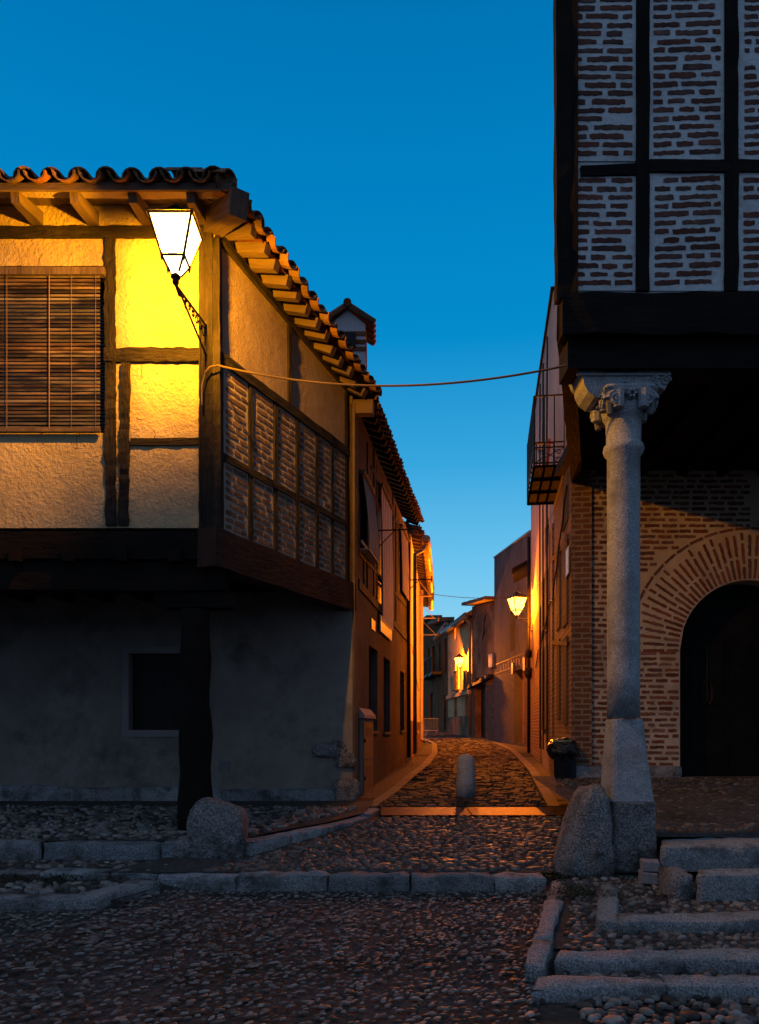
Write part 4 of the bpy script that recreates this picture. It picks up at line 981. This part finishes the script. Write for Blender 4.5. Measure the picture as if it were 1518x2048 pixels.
secs = []
for i in range(9): t_ = i/8; secs.append((o, .211+.02*(1-t_)**2, .225, .02+t_*(zc(1607, 7.0)-.02)))
sqloft(mb, secs, 8, .02); mb.build('base_block', GRW, K1, smooth=False, bevel=.01)
mb = MB(); secs = []
for i in range(11):
    t_ = i/10; hw = 59-(59-34)*(t_**.8) ; secs.append((2.40-cx_-.02*t_, .213-.066*t_**.85, .22-.085*t_, zc(1606, 7.05)+t_*(zc(1438, 7.15)-zc(1606, 7.05))))
sqloft(mb, secs, 8, .006); mb.build('pedestal', GR, K1, bevel=.012)
mb = MB(); rs = [(32, 1436), (31.5, 1350), (31.5, 1200), (31.5, 1080), (32, 990), (32, 915)]
mb.lathe((cx_, cy_, 0), [(r*pxm, zc(y)) for r, y in rs]+[(38*pxm, zc(908)), (40*pxm, zc(901)), (38*pxm, zc(893)), (33.5*pxm, zc(889)), (34.5*pxm, zc(845)), (36*pxm, zc(842))], 40, jit=.0012); mb.build('shaft', GR, K1, smooth=True)
# capital
mb = MB(); mb.lathe((cx_, cy_, 0), [(35*pxm, zc(846)), (40*pxm, zc(838)), (43*pxm, zc(826)), (40*pxm, zc(812)), (38*pxm, zc(800)), (46*pxm, zc(792))], 28)
h_ = .24
for ang in range(4):
    a_ = ang*math.pi/2; ca_, sa_ = math.cos(a_), math.sin(a_)
    def tr(x, y, z): return (cx_+x*ca_-y*sa_, cy_+x*sa_+y*ca_, z)
    for s_ in (-1, 1):     # volutes
        pts = []; zc0 = zc(818)
        for i in range(22):
            th_ = i*.62; r = .075*(1-i/24); pts.append(tr(s_*(.15-.0)+s_*r*math.cos(th_), -h_-.005+i*-.0008, zc0+r*math.sin(th_)))
        mb.tube(pts, [.02-.0004*i for i in range(22)], 6)
        mb.tube([tr(s_*.12, -h_+.02, zc(834)), tr(s_*.12, -h_+.02, zc(800))], [.05, .06], 8)
        mb.tube([tr(s_*.19, -.19, zc(845)), tr(s_*.20, -.2, zc(815)), tr(s_*.21, -.21, zc(795))], [.03, .045, .05], 8)
    for i in range(6):     # rosette
        t_ = i*math.pi/3; c0 = (.03*math.cos(t_), -h_-.01, zc(808)+.03*math.sin(t_)); p = tr(*c0); mb.tube([tr(c0[0], -h_+.03, c0[2]), tr(c0[0], -h_-.02, c0[2])], [.02, .012], 6)
sqloft(mb, [(0, .22, .22, zc(806)), (0, .245, .245, zc(800)), (0, .25, .25, zc(793)), (0, .235, .235, zc(788))], 6, .003)
mb.build('capital', GR, K1, smooth=False)
# bracket block (zapata)
mb = MB(); prof = [(-50, 790), (-52, 795), (-62, 793), (-76, 783), (-84, 768), (-86, 757), (-92, 752), (-97, 738), (-98, 731), (96, 729), (95, 742), (90, 752), (84, 757), (88, 768), (82, 780), (72, 774), (66, 782), (62, 794), (50, 797), (40, 795)]
prof = [(a, b) for a, b in prof]
hy = .17; f1 = [((1250+a*.97-CX)*7.13/F, cy_-hy, zc(b, 7.13)) for a, b in prof]; f2 = [(x, cy_+hy, z) for x, y, z in f1]; N = len(f1)
mb.idx(f1+f2, [tuple(range(N)), tuple(range(2*N-1, N-1, -1))]+[(i, N+i, N+(i+1) % N, (i+1) % N) for i in range(N)])
for py in (742, 750): mb.beam((cx_-.505, cy_-hy-.012, zc(py, 7.13)), (cx_+.39, cy_-hy-.012, zc(py, 7.13)), .02, .02, n=8, jit=.001)
for i in range(6):
    t_ = i*math.pi/3+.3; c0 = V((cx_-.05+.035*math.cos(t_), cy_-hy-.008, zc(771, 7.13)+.035*math.sin(t_))); mb.tube([c0+V((0, .03, 0)), c0-V((0, .014, 0))], [.026, .014], 7)
for (vx, vy, rr) in ((82, 762, .05), (60, 776, .055), (62, 758, .03)):
    mb.tube([(cx_-.055+vx*pxm+rr*(1-i/16)*math.cos(i*.65), cy_-hy-.01, zc(vy, 7.13)+rr*(1-i/16)*math.sin(i*.65)) for i in range(14)], .012, 5)
mb.build('bracket_block', GR, K1, bevel=.006)

# guard stone beside the column
gs = rockmesh((( 1172-CX)*7.1/F, 7.15, .39), .235, .30, .50, 5, 3, .14, pw=3.2)
for i, v in enumerate(gs.v):       # lean and taper
    x, y, z = v; t_ = max(0, min(1, z/.85)); xc = (1168-CX)*7.1/F
    gs.v[i] = (xc+(x-xc)*(1.26-.6*t_)+.10*t_-.04, y, z)
tag(gs.build('guard_stone', GRW, smooth=True), 'leaning weathered granite guard stone against the left foot of the stone column', 'stone')
# two small stacked blocks
for k, (x0, x1, yt, yb, lab) in enumerate(((1282, 1322, 1742, 1756, 'lower of two small stacked stone blocks beside the column foot'), (1285, 1327, 1721, 1740, 'upper of two small stacked stone blocks beside the column foot'))):
    d = 6.62; xa, xb = (x0-CX)*d/F, (x1-CX)*d/F; zb_ = [.07, .178][k]; zt_ = [.172, .268][k]; mb = MB()
    mb.hexa([(xa, d, zb_), (xb-.04, d-.06+.02*k, zb_), (xb, d+.13, zb_), (xa+.03, d+.16, zb_)], [(xa+.008, d, zt_), (xb-.045, d-.055+.02*k, zt_-.005), (xb, d+.13, zt_), (xa+.03, d+.16, zt_)])
    tag(mb.build('stone_block', M('pale_block'+('', '_top')[k], (.20, .19, .2), (.28, .27, .28), 30, 40, .01), bevel=.008), lab, 'stone', 'small stacked stone blocks')
mb = MB(); d = 6.15; xa, xb = (1344-CX)*d/F, (1388-CX)*d/F; block(mb, [(xa, d), (xb-.02, d-.03), (xb, d+.3), (xa+.01, d+.32)], .05, .265, .014)
tag(mb.build('stone_block', GRW, smooth=True), 'rough upright granite block at the right, between the stacked blocks and the picture edge', 'stone')

# boulder at the left
bo = rockmesh(((436-CX)*7.75/F, 7.72, .34), .30, .27, .36, 21, 3, .16, pw=3.4)
tag(bo.build('boulder', GRW, smooth=True), 'squat grey boulder in front of the wooden pillar of the timbered house', 'boulder')
c = P(372, 1690, 7.62); rockmesh((c.x, 7.62, .2), .12, .12, .14, 44, 2, .2).build('boulder', GRW, None, smooth=True)
tag(D.objects['boulder.001'], 'small rounded stone wedged between the kerb and the left side of the big boulder', 'boulder')

# bollard
bx, by = hitg(933, 1597); pb = by/F; bz0 = gz(by)
mb = MB(); mb.lathe((bx, by+.1, bz0-.03), [(19.5*pb, 0), (19*pb, .3), (17.5*pb, .62-.01), (16*pb, .64), (12*pb, .675), (6*pb, .695), (.01, .70)], 36, jit=.001)
tag(mb.build('bollard', GR, smooth=True), 'round-topped granite bollard in the middle of the lane mouth', 'bollard')

# litter bin
bd_ = 11.25; bnx = (1124-CX)*bd_/F; gb = gz(bd_); zt_ = EYE+(HY-1482)*bd_/F; 
lb = empty('litter_bin', (bnx+.05, bd_, gb), 'black litter bin lined with a bulging bag, on a post by the brick corner', 'bin')
mb = MB(); mb.lathe((bnx, bd_-.05, gb+.22), [(.115, 0), (.125, .02), (.14, .5), (.15, zt_-gb-.26)], 20); mb.build('bin_body', BINM, lb, smooth=True)
bg_ = rockmesh((bnx, bd_-.05, zt_-.13), .205, .2, .16, 8, 2, .35, base=False, freq=4); bg_.build('bag', BAG, lb, smooth=True)
mb = MB(); N_ = 24; mb.tube([(bnx+.135*math.cos(i*6.283/N_), bd_-.05+.135*math.sin(i*6.283/N_), zt_+.006*math.sin(i*3.)) for i in range(N_+1)], .012, 6); mb.build('rim', BRS, lb)
mb = MB(); mb.beam((bnx+.17, bd_+.0, gb-.15), (bnx+.17, bd_, zt_-.02), .07, .07, n=1); mb.box(bnx+.1, bnx+.17, bd_-.06, bd_-.02, gb+.3, gb+.36); mb.build('bin_post', BINM, lb)

# ================================================================== right lane houses
R2 = Wall(3.36, 14.5, 4.44, 22.0, flip=True)
H5 = empty('tall_pale_house', (5, 17, .5), 'tall pale plastered house along the right of the lane carrying the orange lantern', 'house')
wn = [R2.rect(1098, 1030, 1090, 1085), R2.rect(1092, 1310, 1087, 1470)]
mb = MB(); R2.sheet(mb, 0, R2.L, .4, 9.9, [w_ for w_ in wn], .4, .15); mb.build('wall', PLW, H5)
for w_ in wn: 
    mb = MB(); R2.box(mb, *w_, -.17, -.14); mb.build('window', DARKP, H5)
mb = MB(); R2.box(mb, 3.2, R2.L, .5, 4.3, .0, .02); R2.box(mb, 0, .9, .5, 5.4, 0, .02); mb.build('brick_band', BRW, H5)
for a, b, z0, z1 in ((1.3, 1.9, 1.4, 3.2), (2.3, 2.9, 1.4, 3.2), (1.3, 1.9, 3.5, 4.8), (2.3, 2.9, 3.5, 4.8)):
    mb = MB(); R2.box(mb, a, b, z0, z1, 0, .03); mb.build('wall_panel', PLL, H5)
mb = MB(); R2.box(mb, -.02, R2.L+.05, 9.9, 9.97, -.3, .05); mb.build('cornice', WDD, H5)
for a in (.95, 2.1, 3.1):
    mb = MB(); mb.tube([R2.at(a, 9.5, .04), R2.at(a+.1, 7.5, .04), R2.at(a+.05, 5, .04), R2.at(a, gz(17)+.4, .04)], .018, 6); mb.build('cable', IRON, H5)
mb = MB(); p = R2.at(R2.L-.15, 0, .07); mb.tube([p+V((0, 0, 7)), p+V((0, 0, gz(20)))], .045, 8)
tag(mb.build('drainpipe', IRON, smooth=True), 'dark pipe on the right lane wall just below the orange lantern', 'pipe')
for k, (z, r_) in enumerate(((3.55, .1), (3.0, .12))):
    mb = rockmesh(tuple(R2.at(R2.L-.75, z, .1)), r_, r_, r_*1.3, 60+k, 1, .4, base=False); mb.build('junction_box', IRON, H5)
# looping cables along the wall
mb = MB(); pts = [RL.at(.3+i*.33, 5.2-.32*i*.5+.06*math.sin(i*2.1), .035) for i in range(9)]+[R2.at(.2+i*.5, 3.95-.1*i+.08*math.sin(i*2), .04) for i in range(10)]
mb.tube(pts, .014, 5); tag(mb.build('cable', IRON), 'black cable sagging along the right lane wall below the balcony', 'cable')
lantern(tuple(V(((1034-CX)*21/F, 21, EYE+(HY-1221)*21/F))), .205, tuple(R2.at(6.6, 4.5, .02)), 'orange glowing lantern on the right wall halfway down the lane', LAMPO, 2300, .05, rot=.3, hook='arm')

# small brick house with dark eave
R3 = Wall(4.44, 22.0, 4.93, 24.4, flip=True)
H6 = empty('low_brick_house', (5.5, 22, .7), 'red brick house end with a dark overhanging eave behind the orange lantern', 'house')
mb = MB(); R3.sheet(mb, 0, R3.L, .5, 6.1, (), .4); mb.build('wall', BRW, H6)
mb = MB(); a, b = R3.at(0, 6.0, .55), R3.at(R3.L+.2, 6.2, .55); c_, d_ = R3.at(R3.L+.2, 7.3, -1.6), R3.at(0, 7.1, -1.6)
mb.hexa([a, b, c_, d_], [q_+V((0, 0, .14)) for q_ in (a, b, c_, d_)]); mb.build('roof', WDD, H6)

# modern dark building
R4 = Wall(4.93, 24.5, 4.62, 30.2, flip=True)
H7 = empty('plain_dark_building', (6, 27, .9), 'tall plain dark rendered building with flat metal coping at the lane bend', 'building')
md = [R4.rect(1049, 1335, 1029, 1494), R4.rect(1029, 1222, 1020, 1300)]
md[0] = (md[0][0], md[0][1], .9, R4.hit(1049, 1330)[1]-.1)
mb = MB(); R4.sheet(mb, 0, R4.L, .6, 7.85, md, .4, .3, ztop=8.27); mb.build('wall', PLM, H7)
mb = MB(); p0_, p1_ = R4.at(0, 7.87, -.08), R4.at(R4.L, 8.29, -.08); mb.beam(p0_, p1_, .24, .05, side=R4.n, n=1); mb.build('coping', GRY, H7)
mb = MB(); mb.face([R4.at(R4.L, .6), R4.at(R4.L, 8.27), R4.at(R4.L, 8.27)+V((6, 1, 0)), R4.at(R4.L, .6)+V((6, 1.6, 0))]); mb.build('end_wall', PLM, H7)
mb = MB(); R4.box(mb, *md[1], -.32, -.28); mb.build('window', DARKP, H7)
mb = MB(); u0, u1, z0, z1 = md[0]; R4.box(mb, u0, u1, z0, z1, -.32, -.28); do = mb.build('door_panel', M('pink_panel', (.36, .20, .15), (.42, .25, .19), 3, 20, .004), H7)
mb = MB(); cu, rr = (u0+u1)/2, (u1-u0)*.28; pts = [(cu-rr, z0)]+[(cu-rr*math.cos(i*math.pi/12), z1-.75+rr*1.6*math.sin(i*math.pi/12)) for i in range(13)]+[(cu+rr, z0)]
mb.face([R4.at(a, b, -.27) for a, b in pts]); mb.build('arch_infill', BRW, do)
mb = MB(); R4.box(mb, u0-.25, u0+.0, z1-.1, z1+.35, -.05, .06); R4.box(mb, u1, u1+.25, z1-.1, z1+.3, -.05, .06); mb.build('lintel_block', DARKP, H7)
for py in (1195+38, 1195+72):
    mb = MB(); z = 3.35 if py < 1240 else 3.0; R4.box(mb, 0, R4.L, z+.6, z+.615, 0, .012); mb.build('joint_line', IRON, H7)
mb = MB(); R4.box(mb, 0, R4.L, .6, 3.5, 0.0, .01); 
mb2 = MB(); 
for a, b in ((0, md[0][0]-.01), (md[0][1]+.01, R4.L)): R4.box(mb2, a, b, .6, 3.5, 0, .01)
mb2.build('masonry_base', BRF, H7)
for i in range(9): 
    mb = MB(); uu = 1.0+i*.42+random.uniform(-.05, .05); R4.box(mb, uu, uu+.14, 3.63, 3.63+random.uniform(.1, .3), 0, .006)
    if 1: mb.build('worn_letter_patch', PLW, H7)

# old house with crack
R5 = Wall(4.66, 30.2, 4.46, 35.6, flip=True)
# ruined wall turned to the square
R5 = Wall((990.5-CX)*30.3/F, 30.3, (944-CX)*33.5/F, 33.5, flip=True)
H8 = empty('cracked_old_house', (5.5, 33, 1), 'old house with cracked flaking plaster and a dark doorway, left of the plain dark building', 'house')
dw = [R5.rect(972, 1352, 950, 1464)]; dw[0] = (dw[0][0], dw[0][1], 1.0, dw[0][3])
mb = MB(); R5.sheet(mb, 0, R5.L, .8, 6.55, dw, .4, .3, ztop=6.85); mb.build('wall', PLR, H8)
mb = MB(); R5.box(mb, *dw[0], -.32, -.28); mb.build('door', DARKP, H8)
mb2 = MB()
for a, b in ((0, dw[0][0]-.01), (dw[0][1]+.01, R5.L)): mb2 = MB(); R5.box(mb2, a, b, .85, 3.2, 0, .03); mb2.build('rubble_base', RUB, H8)
mb = MB(); mb.beam(R5.at(-.1, 6.66, .1), R5.at(R5.L+.1, 6.96, .1), .7, .14, side=R5.n, n=14, jit=.02); mb.build('roof', TC, H8)
mb = MB(); mb.beam(R5.at(.2, 3.55, .1), R5.at(R5.L, 3.25, .1), .25, .14, side=R5.n, n=10, jit=.03); mb.build('ledge', WD, H8)
pts = [R5.hit(*p) for p in ((972, 1228), (970, 1240), (968, 1252), (970, 1262), (966, 1275), (964, 1286), (967, 1296))]
mb = MB(); mb.tube([R5.at(a, b, .004) for a, b in pts], [.02, .05, .035, .06, .035, .03, .01], 5); mb.build('crack', DARKP, H8)
bx_ = MB(); a = R5.hit(986, 1325); R5.box(bx_, a[0]-.25, a[0]+.25, a[1]-.2, a[1]+.35, 0, .12); bx_.build('meter_box', GRY, H8)

# lit far house
R6 = Wall((944-CX)*33.6/F, 33.6, (896-CX)*40.5/F, 40.5, flip=True)
H9 = empty('lit_house', (5, 40, 1.1), 'two storey house glowing yellow under its own lantern at the lane bend', 'house')
wl = [R6.rect(939.0, 1342, 932, 1378), R6.rect(917.5, 1318, 912.5, 1378), R6.rect(938.5, 1240, 935, 1262), R6.rect(913, 1254, 909.5, 1280), R6.rect(937, 1392, 930, 1466), R6.rect(913.5, 1396, 909.0, 1445)]
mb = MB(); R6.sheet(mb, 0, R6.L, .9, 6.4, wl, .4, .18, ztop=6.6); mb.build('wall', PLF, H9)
for i, w_ in enumerate(wl):
    mb = MB(); R6.box(mb, *w_, -.2, -.16); wo = mb.build('door' if i == 4 else 'window', DARKP, H9)
    if i < 2:
        mb = MB(); a, b, c_, d_ = w_
        for k in range(8): uu = a-.05+(b-a+.1)*k/7; R6.box(mb, uu, uu+.025, c_, c_+.85, .1, .125)
        R6.box(mb, a-.08, b+.08, c_+.85, c_+.9, .09, .14); R6.box(mb, a-.1, b+.1, c_-.06, c_, 0, .2); mb.build('balcony_rail', IRON, wo)
        mb = MB(); R6.box(mb, a-.16, a, c_, d_+.14, 0, .05); R6.box(mb, b, b+.16, c_, d_+.14, 0, .05); R6.box(mb, a, b, d_, d_+.14, 0, .05); mb.build('surround', PLY, wo)
mb = MB(); z_ = R6.hit(944, 1382)[1]; R6.box(mb, 0, R6.L, z_-.12, z_+.06, 0, .14); mb.build('string_course', PLF, H9)
mb = MB(); R6.box(mb, 0.0, R6.L, .9, 2.0, 0, .02); mb.build('dado', PLR, H9)
mb = MB(); mb.tube([R6.at(-.1, 6.38, .3), R6.at(R6.L*.6, 6.48, .3), R6.at(R6.L, 6.55, .3)], .13, 10); mb.tube([R6.at(-.05, 6.35, .3), R6.at(.08, 6.1, .12), R6.at(.08, 5.9, .08), R6.at(.08, 1.1, .08)], .07, 8)
tag(mb.build('gutter', GRY, H9, smooth=True))
for k in ('label',): pass
mb = MB(); mb.beam(R6.at(-.1, 6.52, .05), R6.at(R6.L, 6.70, .05), .6, .12, side=R6.n, n=14, jit=.02); a, b = R6.at(-.1, 6.56, .1), R6.at(R6.L, 6.72, .1); c_, d_ = R6.at(R6.L, 7.55, -1.0), R6.at(-.1, 7.2, -1.0); mb.hexa([a, b, c_, d_], [q_+V((0, 0, .1)) for q_ in (a, b, c_, d_)]); mb.build('roof', TC, H9)
lantern(tuple(V(((919-CX)*35.0/F, 35.0, EYE+(HY-1329)*35.0/F))), .19, tuple(R6.at(1.1, 4.42, .02)), 'far yellow lantern glowing on the two storey house at the lane bend', LAMPO, 4500, .05, rot=.2, hook='arm')

# far houses on the left of the lit one
R7 = Wall((896-CX)*40.6/F, 40.6, (872-CX)*48/F, 48, flip=True)
H10 = empty('grey_far_house', (5, 48, 1.2), 'dim grey house with balcony and cornice left of the lit house', 'house')
wl = [R7.rect(893, 1275, 889, 1345), R7.rect(881, 1283, 878, 1345), R7.rect(892, 1390, 888, 1460)]
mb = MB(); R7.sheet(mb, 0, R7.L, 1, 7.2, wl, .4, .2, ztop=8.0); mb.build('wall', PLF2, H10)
for w_ in wl:
    mb = MB(); R7.box(mb, *w_, -.2, -.16); mb.build('window', DARKP, H10)
mb = MB(); a, b, c_, d_ = wl[1]; R7.box(mb, a-.8, b+.8, c_-.15, c_, 0, .6)
for k in range(16): uu = a-.8+(b-a+1.6)*k/15; R7.box(mb, uu, uu+.03, c_, c_+.95, .56, .6)
R7.box(mb, a-.8, b+.8, c_+.95, c_+1, .55, .61); mb.build('balcony', IRON, H10)
mb = MB(); R7.box(mb, 0, R7.L, 7.0, 7.15, 0, .2); mb.build('cornice', PLW, H10)
mb = MB(); mb.beam(R7.at(-.1, 7.3, .1), R7.at(R7.L, 8.1, .1), .9, .2, side=R7.n, n=14, jit=.03); mb.build('roof', TC, H10)
R8 = Wall((872-CX)*48/F, 48, (846-CX)*58/F, 58, flip=True)
H11 = empty('end_house', (3, 60, 1.4), 'shadowed house closing the far end of the lane', 'house')
wl = [R8.rect(869, 1290, 864, 1350), R8.rect(859, 1295, 855, 1350), R8.rect(866, 1385, 860, 1440)]
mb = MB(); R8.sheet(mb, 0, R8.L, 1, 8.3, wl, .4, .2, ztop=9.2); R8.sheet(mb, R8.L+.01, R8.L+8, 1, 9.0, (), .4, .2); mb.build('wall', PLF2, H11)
for w_ in wl:
    mb = MB(); R8.box(mb, *w_, -.2, -.16); mb.build('window', DARKP, H11)
mb = MB(); mb.beam(R8.at(-.1, 8.5, .1), R8.at(R8.L+8, 10.0, .1), 1, .25, side=R8.n, n=14, jit=.03); mb.build('roof', TC, H11)
mb = MB(); a, b, c_, d_ = wl[0]; R8.box(mb, a-1.2, b+1.6, c_-.15, c_, 0, .6)
for k in range(20): uu = a-1.2+(b-a+2.8)*k/19; R8.box(mb, uu, uu+.03, c_, c_+.95, .56, .6)
R8.box(mb, a-1.2, b+1.6, c_+.95, c_+1, .55, .61); mb.build('balcony', IRON, H11)

# crowd barrier far down the lane
cbx = empty('crowd_barrier', ((860-CX)*40/F, 40, gz(40)), 'grey metal crowd barrier standing across the far left of the lane', 'barrier')
mb = MB(); x0, x1, z0, z1 = (848-CX)*40/F, (876-CX)*40/F, gz(40)+.12, EYE+(HY-1437)*40/F
mb.tube([(x0, 40, z0), (x0, 40, z1), (x1, 40, z1), (x1, 40, z0), (x0, 40, z0)], .025, 6); mb.build('frame', GRY, cbx)
mb = MB()
for i in range(1, 9): x = x0+(x1-x0)*i/9; mb.tube([(x, 40, z0), (x, 40, z1)], .008, 4)
mb.build('bars', GRY, cbx)
for x in (x0+.1, x1-.1):
    mb = MB(); mb.tube([(x, 39.75, gz(39.75)+.02), (x, 40, gz(40)+.1), (x, 40.25, gz(40.25)+.02)], .02, 5); mb.build('foot', GRY, cbx)

# cables over the street
mb = MB(); pts = []
for i in range(25):
    t_ = i/24; a, b = P(436, 731, 8.10), P(1133, 731, 7.02); p = a.lerp(b, t_); p.z -= .33*4*t_*(1-t_)*.62; pts.append(p)
a = P(404, 810, 8.08); pts = [a, P(404, 770, 8.08), P(410, 745, 8.08), P(420, 734, 8.09)]+pts
mb.tube(pts, .0105, 6); tag(mb.build('overhead_cable', M('light_cable', (.10, .07, .04), (.12, .08, .05), 4, 20, 0, .5)), 'thick cable sagging across the street from the timbered house to the brick house', 'cable')
mb = MB(); pts = []
for i in range(17):
    t_ = i/16; p = P(858, 1187, 22).lerp(P(1070, 1190, 20), t_); p.z -= .22*4*t_*(1-t_)*.5; pts.append(p)
mb.tube(pts, .008, 5); tag(mb.build('overhead_cable', IRON), 'thin far cable crossing the lane behind the orange lantern', 'cable')
mb = MB(); pts = [FW.at(FW.hit(403, y)[0], FW.hit(403, y)[1], .062+.004*math.sin(y)) for y in range(660, 1060, 25)]; mb.tube(pts, .009, 5)
tag(mb.build('wall_cable', IRON), 'thin black cable running down the corner post of the timbered house', 'cable')

# weeds ---------------------------------------------------------------
def weeds(name, c, rx, ry, n, h, label):
    mb = MB()
    for i in range(n):
        x, y = random.gauss(0, rx*.5), random.gauss(0, ry*.5); z = random.uniform(0, h)*math.exp(-(x*x)/(rx*rx)); a_ = random.random()*6.28; s_ = random.uniform(.012, .03)
        p = V(c)+V((x, y, z)); d1 = V((math.cos(a_), math.sin(a_), random.uniform(-.3, .9)))*s_; d2 = V((-math.sin(a_), math.cos(a_), random.uniform(-.3, .3)))*s_*.5
        mb.face([p, p+d1*.5+d2, p+d1, p+d1*.5-d2])
    return tag(mb.build(name, LEAF), label, 'weeds', None, 'stuff')
x, y = hitg(815, 1533); weeds('weeds', (x+.05, y, gz(y)), .3, .3, 260, .32, 'dark weeds at the foot of the black pipe beside the ochre lane house')
weeds('moss', (1.75, 6.95, .06), .5, .12, 900, .05, 'moss and weeds at the foot of the guard stone and column')
weeds('moss', (1.62, 6.3, .06), .3, .3, 500, .04, 'weeds growing between the two short granite strips in front of the column')
weeds('moss', (-3.2, 6.85, .05), .9, .08, 500, .06, 'dark moss along the foot of the kerb at the left')
x, y = hitg(1098, 1530); weeds('weeds', (x, y, gz(y)), .35, .4, 120, .12, 'scattered dry leaves and weeds along the foot of the right lane wall')
weeds('weeds', (hitg(1060, 1505)[0], hitg(1060, 1505)[1], gz(22)), .5, .5, 120, .14, 'weeds at the foot of the red brick house end')
